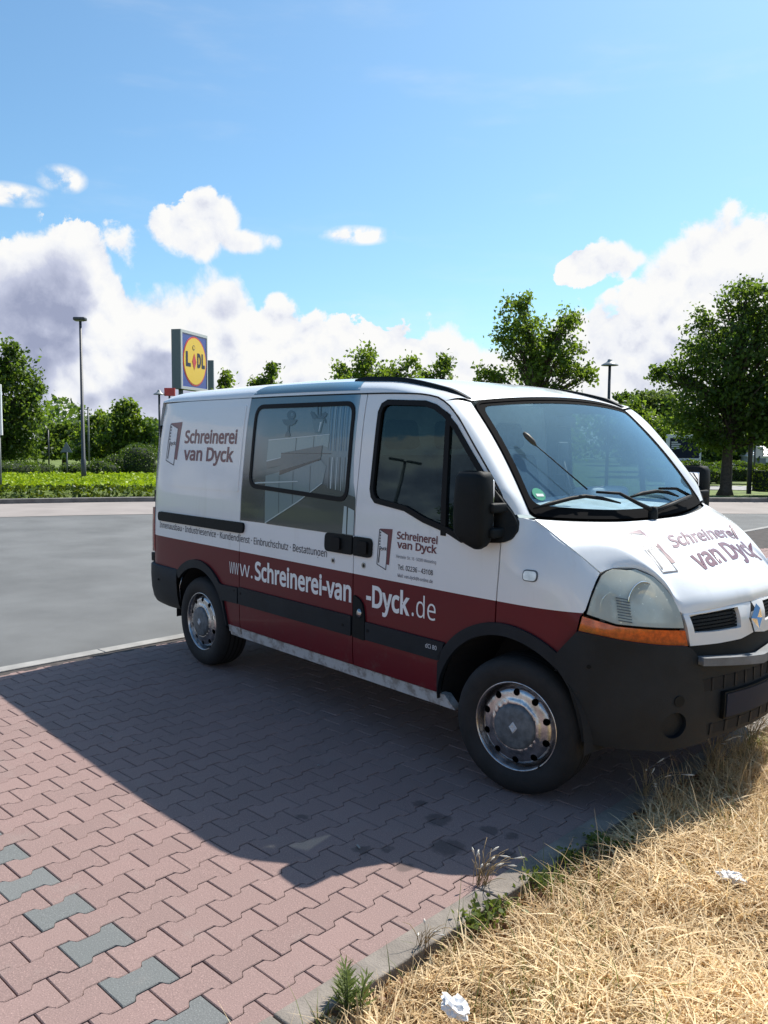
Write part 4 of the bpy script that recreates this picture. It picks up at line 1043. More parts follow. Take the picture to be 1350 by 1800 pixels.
def ell(cx, cy, rx, ry, n=18): return [(cx+rx*math.cos(2*PI*k/n), cy+ry*math.sin(2*PI*k/n)) for k in range(n)]
pr('print_object', ell(568, 305, 45, 52), .0022, .05, False); pr('print_pot', ell(580, 300, 17, 20), .0024, .05, False)
pr('print_object', [(472, 352), (634, 352), (612, 395), (575, 418), (515, 418), (488, 398)], .0023, .05, False)
pr('print_object', [(530, 415), (552, 415), (545, 470), (558, 520), (553, 536), (500, 536), (503, 515), (527, 472)], .0022, .05, False)
pr('print_pot', [(798, 348), (922, 348), (884, 494), (820, 494)], .0022, .05, False)
pr('print_light', [(880, 380), (900, 375), (872, 480), (862, 482)], .0024, .05, False)
for L in ([(800, 345), (775, 285), (785, 262), (815, 275), (845, 320), (850, 348)], [(850, 345), (858, 300), (875, 295), (900, 330), (905, 348)], [(890, 345), (898, 290), (935, 270), (958, 290), (945, 318), (912, 348)], [(925, 335), (940, 350), (945, 390), (935, 395), (928, 360)], [(845, 210), (858, 205), (866, 320), (852, 320)], [(885, 205), (894, 205), (890, 315), (880, 315)]):
    pr('print_object', L, .0023, .05, False)
pr('print_light', [(1140, 1285), (1170, 1293), (1160, 1590), (1118, 1580)], .0024, .05, False); pr('print_light', [(1185, 1300), (1250, 1335), (1240, 1600), (1172, 1590)], .0024, .05, False)
for q, r_ in (((250, 1270), 60), ((560, 1440), 90), ((880, 1500), 110)):
    pass
for L in ([(845, 78), (862, 72), (885, 92), (880, 120), (850, 110)], [(905, 84), (935, 76), (950, 90), (920, 118)], [(820, 130), (850, 100), (880, 118), (930, 112), (940, 145), (850, 150)]):
    pass

def on_side(x0, z0): return lambda a, b, off=0.0: skirt(x0+a, z0+b, off)
Q, D_ = SL['quarter'], SL['door']
EO = .0068                                           # the embossed field stands 5 mm proud
lettering('lettering', 'Schreinerei', on_side(-3.372, 1.690), .770, .092, 'wine', Q, .028, EO, label='bold wine red company lettering')
lettering('lettering', 'van Dyck', on_side(-3.366, 1.560), .740, .094, 'wine', Q, .028, EO, label='bold wine red company lettering')
def icon(fn, w, h, par, off, s=1.0):
    def P(L): return [fn(u*w, v*h, off) for u, v in L]
    def poly(mat, L, nm='door_logo', d=0.0):
        V2, T, _ = flat_tris(L, (), .5, False); V = [fn(p[0]*w, p[1]*h, off+d) for p in V2]
        o = mesh(nm, V, T, mat, par); a, b, c = fn(0, 0, 0), fn(.01, 0, 0), fn(0, .01, 0)
        if sum(p.normal.dot((b-a).cross(c-a)) for p in o.data.polygons) < 0: o.data.flip_normals()
    poly('wine', [(.09, 1.0), (.98, 1.02), (.83, .165), (.62, .175), (.69, .88), (.09, .985)])
    leaf = [(.05, .98), (.69, .875), (.61, .04), (-.05, .14)]
    for a, b in zip(leaf, leaf[1:]+leaf[:1]):
        d = Vector(b)-Vector(a); nn = Vector((-d.y, d.x)).normalized(); k = Vector((.022*nn.x, .010*nn.y))
        poly('ink', [tuple(Vector(a)-k), tuple(Vector(b)-k), tuple(Vector(b)+k), tuple(Vector(a)+k)], d=.0003)
    poly('ink', [(.10, .545), (.17, .54), (.10, .18), (.03, .185)], d=.0002)
    for k in range(5): poly('ink', [(.10-.006*k, .93-.07*k), (.17-.006*k, .925-.07*k), (.165-.006*k, .885-.07*k), (.095-.006*k, .89-.07*k)], d=.0002)
    f2 = lambda a, b, o2=0.0: fn(.10*w+a, .50*h+b-.0*a, o2)
    lettering('lettering', 'Dyck', f2, .52*w, .075*h, 'ink', par, .02, off+.0004)
icon(on_side(-3.650, 1.500), .215, .345, Q, EO)
icon(on_side(-1.004, .985), .118, .236, D_, .0018)
lettering('lettering', 'Schreinerei', on_side(-.850, 1.178), .318, .038, 'wine', D_, .028)
lettering('lettering', 'van Dyck', on_side(-.846, 1.128), .312, .039, 'wine', D_, .028)
lettering('lettering', 'Hersteler Str. 16 \u00b7 50389 Wesseling', on_side(-.848, 1.072), .312, .017, 'ink_faint', D_, .0)
lettering('lettering', 'Tel. 02236 - 43108', on_side(-.832, 1.010), .276, .026, 'ink', D_, .012)
lettering('lettering', 'Mail: van.dyck@t-online.de', on_side(-.832, .968), .276, .018, 'ink_faint', D_, .004)
lettering('lettering', 'dCi 80', lambda a, b, o=0.0: skirt(-.588+a, .622+b, o+.014), .085, .022, 'pale_grey', D_, .012)
# the slogan runs over quarter panel and sliding door; the address line over all three
lettering('lettering', 'Innenausbau \u00b7 Industrieservice \u00b7 Kundend', on_side(-3.722, 1.006), 1.225, .046, 'ink', Q, .006)
lettering('lettering', 'ienst \u00b7 Einbruchschutz \u00b7 Bestattungen', on_side(-2.482, 1.006), 1.005, .046, 'ink', DOOR, .006)
lettering('lettering', 'ww', on_side(-2.620, .768), .125, .112, 'vinyl_white', Q, -.004)
lettering('lettering', 'w.', on_side(-2.480, .768), .165, .112, 'vinyl_white', DOOR, -.004)
lettering('lettering', 'Schreinerei-van', on_side(-2.285, .768), 1.050, .117, 'vinyl_white', DOOR, .028)
lettering('lettering', '-Dyck', on_side(-1.098, .770), .368, .116, 'vinyl_white', D_, .028, .0018)
lettering('lettering', '.de', on_side(-.712, .770), .183, .116, 'vinyl_white', D_, -.004)
# bonnet
def bon_frame(p_left, p_right, p_up):
    A, B, C_ = bon_px(*p_left), bon_px(*p_right), bon_px(*p_up); ex = B-A; wd = ex.length; ex.normalize(); up = C_-A; hh = up.length; up.normalize()
    return lambda a, b, off=0.0: on_bonnet(*(A+ex*a+up*b)[:2], off), wd, hh
f_, w_, h_ = bon_frame((1184, 963), (1298, 947), (1171, 943)); lettering('lettering', 'Schreinerei', f_, w_, h_, 'wine', BON, .028, .0025)
f_, w_, h_ = bon_frame((1232, 1003), (1339, 983), (1207, 972)); lettering('lettering', 'van Dyck', f_, w_, h_*1.0, 'wine', BON, .028, .0025)
A0, B0, C0 = bon_px(1178, 1022), bon_px(1214, 1010), bon_px(1100, 938)
ex = Vector((0, 1, 0)); up = (C0-A0); hh = up.length; up.normalize()
icon(lambda a, b, off=0.0: on_bonnet(*(A0+ex*a+up*b)[:2], off), .135, hh, BON, .0025)
# ------------------------------------------------------------------ setting: ground
LT = 1.6576; EV = Vector((math.cos(LT), math.sin(LT), 0)); NV_ = Vector((math.sin(LT), -math.cos(LT), 0))
def ne(n, e, z=0.0): return NV_*n+EV*e+Vector((0, 0, z))
def sheet(name, pts, z, mat, res=None):
    o = mesh(name, [(p[0], p[1], z) for p in pts], [tuple(range(len(pts)))], mat); return structure(o)
ground = sheet('ground', [(-900, -900), (900, -900), (900, 900), (-900, 900)], -.16, 'lawn')
N0, N1, N2 = -4.035, .332, .442                     # paving from the gutter to the kerb
FARK = [(-42, -40), (-27, -12), (-22.6, -1.5), (-20.9, 2.9), (-19.4, 6.5), (-15.2, 13.2), (-9.8, 19.7), (-8.2, 21.7), (-3.5, 27.5), (8, 40), (30, 62)]
fk = [Vector((x, y, 0)) for x, y in FARK]; fkc = curve_pts(fk, 80)
near = [ne(N0-.135, -45+105*i/79) for i in range(80)]
structure(mesh('road', [(v.x, v.y, -.012) for v in near+fkc], [(i, i+1, 81+i, 80+i) for i in range(79)], 'asphalt'))
# reddish parking strip along the far kerb
def offset_line(L, d):
    out = []
    for i, p in enumerate(L):
        t = (L[min(i+1, len(L)-1)]-L[max(i-1, 0)]).normalized(); out.append(p+Vector((t.y, -t.x, 0))*d)
    return out
inner = offset_line(fkc, 4.2)
structure(mesh('far_pavement', [(v.x, v.y, -.006) for v in fkc+inner], [(i, i+1, 80+i+1, 80+i) for i in range(79)], 'far_paving'))
structure(mesh('far_kerb', [p for v in zip(offset_line(fkc, .06), offset_line(fkc, .06), offset_line(fkc, -.10), offset_line(fkc, -.10)) for p in ((v[0].x, v[0].y, -.02), (v[1].x, v[1].y, .11), (v[2].x, v[2].y, .12), (v[3].x, v[3].y, -.1))], [(4*i+k, 4*i+k+1, 4*i+5+k, 4*i+4+k) for i in range(79) for k in range(3)], 'kerb_dark'))
# gutter stones along the bay
for k in range(-9, 16):
    bm = bmesh.new(); box(bm, (N0-.13, k*1.0+.004, -.10), (N0-.003, k*1.0+.996, .0), .006)
    for v in bm.verts: v.co = ne(v.co.x, v.co.y, v.co.z)
    if k == -9: GUT = structure(from_bm('gutter', bm, 'gutter_concrete'))
    else: from_bm('gutter_stone', bm, 'gutter_concrete', GUT)
PAV = structure(mesh('paving', [ne(N0, -9, -.012), ne(N1, -9, -.012), ne(N1, 15, -.012), ne(N0, 15, -.012)], [(0, 1, 2, 3)], 'joint_sand'))
# one double-T block: long axis along e
PL, PP = .2, .1394; org_n = NV_.dot(Vector((-.3897, -3.0945, 0))); org_e = EV.dot(Vector((-.3897, -3.0945, 0)))
def outline():
    a = .0125; J = .0022; up = []
    for u in (-1, -.62, -.56, -.46, -.40, .40, .46, .56, .62, 1):
        g = 1 if abs(u) >= .6 else (.72 if abs(u) > .5 else (-.72 if abs(u) > .43 else -1)); up.append((u*(PL/2-J), PP/2-J+a*g))
    return up+[(x, -y) for x, y in up[::-1]]
OUT = outline()
def block_geo(clip=None, cx=0.0):
    L = OUT[::-1]                                    # clockwise list reversed to counter-clockwise
    if clip is not None: L = [(x, min(y, clip)) for x, y in L]
    inn = [(x*.968, y*.955) for x, y in L]; n = len(L)
    # local axes: x along e, y along n
    V = [(x, y, 0) for x, y in inn]+[(x, y, -.0028) for x, y in L]+[(x, y, -.03) for x, y in L]
    F = [tuple(range(n))]
    for r in (0, n):
        for k in range(n): F.append((r+k, r+n+k, r+n+(k+1) % n, r+(k+1) % n))
    return V, F
def block_mesh(name, clip, mat, tint):
    V, F = block_geo(clip); W_ = [tuple(EV*x+NV_*y+Vector((0, 0, z))) for x, y, z in V]
    me = bpy.data.meshes.new(name); me.from_pydata(W_, [], F); me.update()
    if me.polygons[0].normal.z < 0: me.flip_normals()
    at = me.attributes.new('tint', 'FLOAT', 'FACE'); at.data.foreach_set('value', [tint]*len(F)); me.materials.append(MATS[mat]); return me
VAR = [block_mesh('paver', None, 'paver_red', t) for t in (0, .2, .4, .55, .75, 1)]
VARC = [block_mesh('paver', .018, 'paver_red', t) for t in (.2, .6)]
VARG = [block_mesh('paver_grey', None, 'paver_grey', t) for t in (.2, .8)]
cells = []
for r in range(-24, 8):
    off = .5 if r % 2 == 0 else 0.0
    for k in range(-25, 66):
        kk = k+off; e = org_e+kk*PL; nn = org_n+r*PP
        if nn-.08 < N0 or e < -8 or e > 10: continue
        grey = (r % 2 == 0) and abs(kk-.5) < .1 and r >= -14
        p = ne(nn, e); px = to_px(p); dist = (p-CAM).length
        vis = -40 < px[0] < 1390 and px[1] < 1850 and (p.y < -.85 or p.x < -3.7 or p.x > .2)
        cells.append((0 if vis else 1, dist, r, grey, p))
cells.sort(key=lambda c: (c[0], c[1]))
rv = random.Random(3); restV, restF, restT = [], [], []; g0 = 0
for i, (hid, dist, r, grey, p) in enumerate(cells):
    me = rv.choice(VARC if r == 7 else VARG if grey else VAR)
    z = rv.uniform(-.0016, .0012); tx, ty = rv.uniform(-.006, .006), rv.uniform(-.006, .006)
    if i < 298:
        o = bpy.data.objects.new('grey_paver' if grey else 'paver', me); COL.objects.link(o); o.parent = PAV; o.location = (p.x, p.y, z); o.rotation_euler = (tx, ty, rv.uniform(-.004, .004))
    else:
        V, F = block_geo(.018 if r == 7 else None); b = len(restV)
        restV += [tuple(EV*x+NV_*y+Vector((p.x, p.y, z+zz))) for x, y, zz in V]; restF += [tuple(b+q for q in f[::-1]) for f in F]; restT += [(rv.random(), 1 if grey else 0)]*len(F)
me = bpy.data.meshes.new('paver_field'); me.from_pydata(restV, [], restF); me.update()
if me.polygons[0].normal.z < 0: me.flip_normals()
at = me.attributes.new('tint', 'FLOAT', 'FACE'); at.data.foreach_set('value', [t[0] for t in restT])
me.polygons.foreach_set('material_index', [t[1] for t in restT])
pf = bpy.data.objects.new('paver_field', me); finish(pf, ['paver_red', 'paver_grey'], PAV); pf['kind'] = 'stuff'
# kerb stones
je = EV.dot(ground_px(852, 1569)); KERB = None
for k in range(-3, 13):
    e0 = je+k*1.0-1.0
    bm = bmesh.new(); box(bm, (N1+.002, e0+.004, -.16), (N2, e0+.996, .008), .007)
    for v in bm.verts: v.co = ne(v.co.x, v.co.y, v.co.z+rv.uniform(-.0, .0))
    if KERB is None: KERB = structure(from_bm('kerb', bm, 'concrete'))
    else: from_bm('kerb_stone', bm, 'concrete', KERB)
# earth under the dry grass
V, F = [], []; nx, ny = 60, 90
for i in range(nx+1):
    for j in range(ny+1):
        n = N2+.004+9.5*(i/nx)**1.6; e = -9+24*j/ny
        z = -.030+.035*min(1, (n-N2)/.5)+.02*math.sin(n*5+e*2.3)+.015*math.sin(e*6.1+n)*min(1, (n-N2)*3); V.append(ne(n, e, z if i else -.06))
for i in range(nx):
    for j in range(ny): F.append((i*(ny+1)+j, (i+1)*(ny+1)+j, (i+1)*(ny+1)+j+1, i*(ny+1)+j+1))
V = [tuple(v) for v in V]
earth = structure(mesh('verge', V, F, 'soil', None, True))
if earth.data.polygons[0].normal.z < 0: earth.data.flip_normals()
def earth_z(n, e): return -.030+.035*np.minimum(1, (n-N2)/.5)+.02*np.sin(n*5+e*2.3)+.015*np.sin(e*6.1+n)*np.minimum(1, (n-N2)*3)

def vnoise(x, y, seed=0):                            # smooth value noise, vectorised
    r = np.random.default_rng(seed); T = r.random((64, 64)); xi = np.floor(x).astype(int); yi = np.floor(y).astype(int); fx = x-xi; fy = y-yi
    fx = fx*fx*(3-2*fx); fy = fy*fy*(3-2*fy); g = lambda a, b: T[a % 64, b % 64]
    return (g(xi, yi)*(1-fx)+g(xi+1, yi)*fx)*(1-fy)+(g(xi, yi+1)*(1-fx)+g(xi+1, yi+1)*fx)*fy
def blades(name, n, e, L, lean, az, width, tint, mat, kind='stuff', z0=None, droop=.5):
    """Bent grass blades, three segments each; arrays of equal length."""
    N = len(n); base = np.outer(n, np.array(NV_))+np.outer(e, np.array(EV))
    base[:, 2] = earth_z(n, e)-.005 if z0 is None else z0
    dh = np.stack([np.cos(az), np.sin(az), np.zeros(N)], 1); pr_ = np.stack([-np.sin(az), np.cos(az), np.zeros(N)], 1)
    tw = RNG.uniform(-1, 1, N); wv = pr_*np.cos(tw)[:, None]+np.array([0, 0, 1])*np.sin(tw)[:, None]*.6
    P = []; p = base.copy(); a = lean.copy()
    for k in range(4):
        P.append(p.copy()); p = p+(dh*np.sin(a)[:, None]+np.array([0, 0, 1])*np.cos(a)[:, None])*(L/3)[:, None]; a = a+droop*RNG.uniform(.2, 1.2, N)
    ws = [1, .9, .65, .12]; V = np.stack([v for k in range(4) for v in (P[k]-wv*(width*ws[k]/2)[:, None], P[k]+wv*(width*ws[k]/2)[:, None])], 1).reshape(-1, 3)
    i0 = np.arange(N)[:, None]*8
    F = np.concatenate([i0+np.array([2*k, 2*k+1, 2*k+3, 2*k+2])[None] for k in range(3)], 0)
    me = raw_mesh(name, V, F, np.concatenate([tint]*3)); me.materials.append(MATS[mat])
    o = bpy.data.objects.new(name, me); COL.objects.link(o)
    if kind: o['kind'] = kind
    return o
def field(N, n0, n1, e0, e1, pw=1.0):
    n = n0+(n1-n0)*RNG.random(N)**pw; e = RNG.uniform(e0, e1, N); return n, e
# matted dead straw: bright straw patches, brown dead patches and dark gaps
n, e = field(170000, N2+.022, 2.5, -3.7, 2.4, 1.15); N = len(n)
d1 = vnoise(n*2.2+7, e*2.2+5, 1); d2 = vnoise(n*9, e*9+3, 2); d3 = vnoise(n*5+1, e*5+8, 3)
keep = RNG.random(N) < np.clip(.10+1.15*(d1*.55+d3*.45)+.55*(d2-.5), .05, 1); n, e, d1, d2, d3 = n[keep], e[keep], d1[keep], d2[keep], d3[keep]; N = len(n)
lean = np.clip(RNG.normal(1.30, .26, N)-.25*d2, .2, 1.62); L = (RNG.gamma(4, .023, N)+.02)*np.clip((n-N2)/.16, .3, 1); az = RNG.uniform(0, 2*PI, N)+1.6*(d1-.5)
tint = np.clip(.14+.62*d1+.55*d3+RNG.normal(0, .28, N)-.42*np.exp(-((n-N2)/.30)**2), 0, 1)
z0 = earth_z(n, e)+RNG.random(N)**2*.05*np.clip((n-N2)/.25, .15, 1)
o = blades('dry_grass', n, e, L, lean, az, RNG.gamma(5, .0008, N)+.0010, tint, 'straw', 'stuff', z0, .35); o['label'] = 'matted straw coloured dry grass behind the kerb'
# upright straw
n, e = field(17000, N2+.04, 3.2, -3.9, 7, 1.0); N = len(n); d1 = vnoise(n*4+2, e*4+9, 4)
keep = RNG.random(N) < np.clip((d1-.25)*1.6, .05, 1); n, e, d1 = n[keep], e[keep], d1[keep]; N = len(n)
o = blades('standing_straw', n, e, (RNG.gamma(6, .026, N)+.04)*np.clip((n-N2)/.15, .4, 1), np.abs(RNG.normal(.25, .28, N)), RNG.uniform(0, 2*PI, N), RNG.uniform(.0014, .0032, N), np.clip(.55+RNG.normal(0, .25, N), 0, 1), 'straw', 'stuff', None, .4); o['label'] = 'upright dry grass stalks on the verge'
# green blades among them
n, e = field(20000, N2+.02, 2.4, -3.7, 4, 1.7); N = len(n); d1 = vnoise(n*3.3+11, e*3.3+1, 6)
keep = RNG.random(N) < np.clip((d1-.52)*2.4, .01, 1); n, e = n[keep], e[keep]; N = len(n)
o = blades('green_grass', n, e, RNG.gamma(5, .02, N)+.03, np.abs(RNG.normal(.5, .35, N)), RNG.uniform(0, 2*PI, N), RNG.uniform(.002, .0045, N), RNG.random(N), 'green_blade', 'stuff', None, .4); o['label'] = 'sparse green grass blades among the straw'
# further verge, sparser and wider
n, e = field(30000, N2+.02, 8, 2.4, 15, 1.0); N = len(n)
o = blades('far_dry_grass', n, e, RNG.gamma(5, .03, N)+.05, np.abs(RNG.normal(.6, .4, N)), RNG.uniform(0, 2*PI, N), RNG.uniform(.005, .010, N), RNG.random(N), 'straw', 'stuff', None, .4); o['label'] = 'dry grass continuing along the verge beyond the bonnet'
# long brown tufts in front of the bumper
tn, te = [], []
for k in range(70):
    c_n = N2+.02+RNG.random()*.5; c_e = RNG.uniform(-.75, 1.5); m_ = 26
    tn.append(c_n+RNG.normal(0, .02, m_)); te.append(c_e+RNG.normal(0, .02, m_))
n = np.clip(np.concatenate(tn), N2+.006, 9); e = np.concatenate(te); N = len(n)
o = blades('long_grass', n, e, RNG.gamma(9, .0165, N)+.04, np.abs(RNG.normal(.35, .28, N)), RNG.uniform(0, 2*PI, N), RNG.uniform(.0014, .003, N), np.clip(RNG.normal(.18, .22, N), 0, 1), 'straw', 'stuff', None, .38); o['label'] = 'long brown grass tufts under the bumper'
# ------------------------------------------------------------------ plants
def leaf_quads(C, size, rng, up=0.0, asp=.62):
    N = len(C); a = rng.normal(size=(N, 3)); a /= np.linalg.norm(a, axis=1)[:, None]
    b = rng.normal(size=(N, 3)); b[:, 2] *= (1-up*.7); b -= a*np.sum(a*b, 1)[:, None]; b /= np.linalg.norm(b, axis=1)[:, None]
    s = size*rng.uniform(.6, 1.35, N)[:, None]
    P = np.stack([C-a*s*.5, C+b*s*.5*asp-a*s*.06, C+a*s*.5, C-b*s*.5*asp-a*s*.06], 1).reshape(-1, 3)
    return P, np.arange(4*N).reshape(-1, 4)
def foliage(name, C, size, mat, rng, parent=None, tint=None, kind=None):
    P, F = leaf_quads(C, size, rng); t = rng.random(len(C)) if tint is None else tint
    me = raw_mesh(name, P, F, t); me.materials.append(MATS[mat]); o = bpy.data.objects.new(name, me); COL.objects.link(o)
    if parent: o.parent = parent
    if kind: o['kind'] = kind
    return o
def world_at(px, py, dist):
    d = ray(px, py); return CAM+d*(dist/math.hypot(d.x, d.y))
def tree(name, label, px, dist, lobes, leaf, mat, trunk=.11, dens=1.0, group=None, seed=0, cat='tree', base_xy=None, lob3=None, sigma=.24):
    rng = np.random.default_rng(100+seed); base = base_xy or at_dist(px, dist)
    root = empty(name, base, label, cat, group)
    if lob3 is None:
        lob3 = []
        dv = Vector((CF.x, CF.y, 0)).normalized()
        for (x, y, rx, ry) in lobes:
            c = world_at(x, y, dist); a, b = rx/FPX*dist, ry/FPX*dist
            c = c+dv*float(rng.uniform(-.35, .35))*a; lob3.append((c, a, b))
    C, T = [], []; tips = []
    for c, a, b in lob3:
        c = Vector(c)-base; nc = max(8, int(dens*(a*b)**.75*a**.5*34)); rv_ = rng.normal(size=(nc, 3)); rv_ /= np.linalg.norm(rv_, axis=1)[:, None]
        rad = rng.uniform(.25, 1.12, nc)**.6; cc = np.array(c)+rv_*rad[:, None]*np.array([a, a, b])
        tips += [Vector(q) for q in cc[::max(1, nc//5)]]
        for q in cc:
            m_ = int(rng.uniform(26, 52)); sg = sigma*rng.uniform(.7, 1.35)*min(1.0, .55+.3*min(a, b))
            C.append(q+rng.normal(size=(m_, 3))*np.array([sg, sg, sg*.8])); T.append(np.clip(rng.normal(rng.uniform(.25, .75), .22, m_), 0, 1))
    C = np.concatenate(C); T = np.concatenate(T); k = C[:, 2] > .5; C, T = C[k], T[k]
    foliage('crown', C, leaf, mat, rng, root, T)
    top = max(c.z+b for c, a, b in [(Vector(c), a, b) for c, a, b in lob3])-base.z
    cx = sum((Vector(c).x-base.x)*a*a for c, a, b in lob3)/sum(a*a for c, a, b in lob3); cy = sum((Vector(c).y-base.y)*a*a for c, a, b in lob3)/sum(a*a for c, a, b in lob3)
    sp = [Vector((0, 0, -.2)), Vector((.02, .0, .1)), Vector((cx*.05, cy*.05, top*.22)), Vector((cx*.35, cy*.35, top*.5)), Vector((cx*.7, cy*.7, top*.78))]
    parts = [tube(sp, [trunk*1.75, trunk*1.15, trunk*.9, trunk*.6, trunk*.15], 9)]
    for t in tips:
        h = max(top*.2, min(top*.7, t.z*.62)); f = h/top
        s = Vector((cx*min(.7, f*.8), cy*min(.7, f*.8), h)); mid = s.lerp(t, .5)+Vector((0, 0, (t-s).length*.10))
        r_ = trunk*(.42 if (t-s).length > 1 else .28)*(1.1-f*.5); parts.append(tube([s, mid, t], [r_, r_*.6, r_*.15], 5))
    mesh('trunk', *merge(*parts), 'bark', root, True)
    return root
TG = 'maple trees behind the van'
tree('maple_tree', 'leafy green maple by the left signboard, tallest on the roundabout side', -8, 45, [(8, 690, 56, 48), (24, 640, 24, 30), (26, 755, 40, 48), (-40, 720, 60, 85), (26, 612, 8, 18), (-10, 795, 62, 28), (60, 688, 10, 12), (50, 735, 18, 20), (-45, 640, 40, 46)], .20, 'dark_leaf', .16, 1.0, seed=1)
tree('broadleaf_tree', 'bushy green tree behind the flat-headed lamp post', 112, 56, [(115, 792, 34, 36), (98, 765, 22, 22), (130, 765, 22, 22), (90, 800, 22, 26)], .24, 'dark_leaf', .14, 1.0, seed=2)
tree('slender_tree', 'slim pointed young tree rising behind the flat-headed lamp post', 143, 60, [(142, 735, 8, 22), (143, 765, 11, 22), (143, 795, 14, 20)], .22, 'dark_leaf', .09, 1.3, seed=3)
tree('broadleaf_tree', 'bright bushy tree between lamp post and clipped shrubs', 172, 52, [(172, 762, 30, 34), (165, 800, 38, 34), (190, 795, 28, 34), (180, 740, 16, 18)], .24, 'maple_leaf', .14, 1.0, seed=4)
tree('broadleaf_tree', 'bushy tree with pointed crown standing next to the van rear', 228, 50, [(222, 740, 26, 30), (219, 716, 12, 16), (238, 772, 34, 40), (208, 780, 30, 38), (255, 790, 18, 36), (230, 812, 40, 22)], .24, 'maple_leaf', .14, 1.0, seed=5)
tree('maple_tree', 'small tree top showing over the van roof beside the blue pylon sign', 396, 50, [(395, 668, 10, 12), (398, 686, 16, 16), (394, 720, 30, 30), (394, 770, 40, 36)], .22, 'maple_leaf', .12, 1.0, TG, 6)
tree('maple_tree', 'pointed tree top above the rear half of the van roof', 474, 46, [(478, 652, 8, 13), (476, 670, 22, 14), (448, 678, 12, 8), (474, 715, 45, 34), (474, 770, 50, 36)], .22, 'maple_leaf', .13, 1.0, TG, 7)
tree('maple_tree', 'wide maple crown above the front door of the van', 660, 36, [(598, 656, 15, 16), (640, 632, 22, 24), (655, 655, 36, 24), (690, 645, 20, 24), (724, 648, 14, 18), (655, 700, 80, 40), (655, 760, 80, 40)], .17, 'maple_leaf', .13, 1.1, TG, 8)
tree('maple_tree', 'narrow maple crown above the roof rail of the van', 772, 38, [(772, 650, 20, 18), (750, 660, 12, 12), (782, 638, 9, 12), (770, 700, 40, 36), (770, 760, 46, 36)], .17, 'maple_leaf', .11, 1.0, TG, 9)
tree('maple_tree', 'tall double-crowned maple rising behind the cab roof', 940, 30, [(905, 560, 24, 34), (920, 540, 12, 18), (890, 600, 22, 30), (930, 615, 42, 48), (985, 570, 24, 26), (1000, 560, 16, 20), (995, 615, 26, 34), (945, 655, 62, 30), (1015, 655, 26, 16), (1036, 662, 10, 9), (852, 655, 12, 16), (870, 668, 16, 10), (930, 590, 40, 40), (960, 625, 50, 40), (945, 720, 85, 46), (945, 780, 80, 34)], .14, 'maple_leaf', .13, 1.1, TG, 10)
tree('maple_tree', 'large dark maple on the verge with bare straight trunk', 1278, 33.2, [(1300, 535, 40, 36), (1318, 510, 20, 20), (1350, 550, 45, 50), (1250, 600, 40, 40), (1240, 560, 20, 26), (1290, 640, 72, 60), (1375, 640, 60, 80), (1215, 640, 32, 32), (1180, 664, 28, 14), (1158, 655, 8, 8), (1228, 700, 54, 42), (1300, 720, 80, 55), (1385, 730, 60, 60), (1215, 748, 42, 30), (1262, 768, 50, 28), (1345, 758, 56, 24), (1430, 600, 60, 90), (1430, 720, 60, 60)], .15, 'dark_leaf', .19, 1.25, seed=11)
tree('pale_tree', 'pale olive green tree behind the mushroom lamp', 1140, 60, [(1145, 712, 30, 28), (1165, 725, 30, 34), (1120, 735, 26, 26), (1140, 770, 44, 40)], .26, 'pale_leaf', .16, 1.1, seed=12)
tree('broadleaf_tree', 'bright leafy tree left of the billboard', 1130, 50, [(1108, 720, 18, 20), (1100, 745, 26, 26), (1135, 760, 34, 34), (1165, 775, 34, 34), (1120, 795, 40, 28), (1160, 805, 40, 20)], .22, 'maple_leaf', .14, 1.1, seed=13)
tree('broadleaf_tree', 'greyish tree top far behind the mushroom lamp', 1100, 75, [(1098, 698, 14, 9), (1110, 712, 24, 18), (1100, 760, 40, 40)], .3, 'dark_leaf', .15, 1.0, seed=14)
tree('broadleaf_tree', 'dark tree filling in behind the large maple trunk', 1262, 62, [(1230, 770, 50, 34), (1290, 768, 44, 34), (1250, 800, 60, 18), (1210, 795, 30, 26)], .28, 'dark_leaf', .16, 1.3, seed=15)
tree('broadleaf_tree', 'dark tree behind the white pavilion', 1370, 75, [(1340, 765, 40, 30), (1390, 760, 50, 40), (1350, 795, 50, 16)], .3, 'dark_leaf', .16, 1.2, seed=16)
# trees across the car park on the camera's side, mirrored in the van's windows
for k, (x, y, h, lab) in enumerate(((-21, -24, 4.2, 'round tree across the car park beside the twin-arm lamp'), (-31, -20, 4.6, 'broad tree across the car park nearest the road'), (-15, -28, 4.0, 'low tree across the car park furthest from the road'), (-36, -28, 5.2, 'tall tree at the far corner of the car park'))):
    b = Vector((x, y, 0)); tree('broadleaf_tree', lab, 0, 0, None, .26, 'dark_leaf', .15, .8, 'trees across the car park', 30+k, 'tree', b, [(b+Vector((0, 0, h*.62)), h*.34, h*.34), (b+Vector((.8, .6, h*.45)), h*.26, h*.24), (b+Vector((-1, -.4, h*.5)), h*.27, h*.26)], .34)

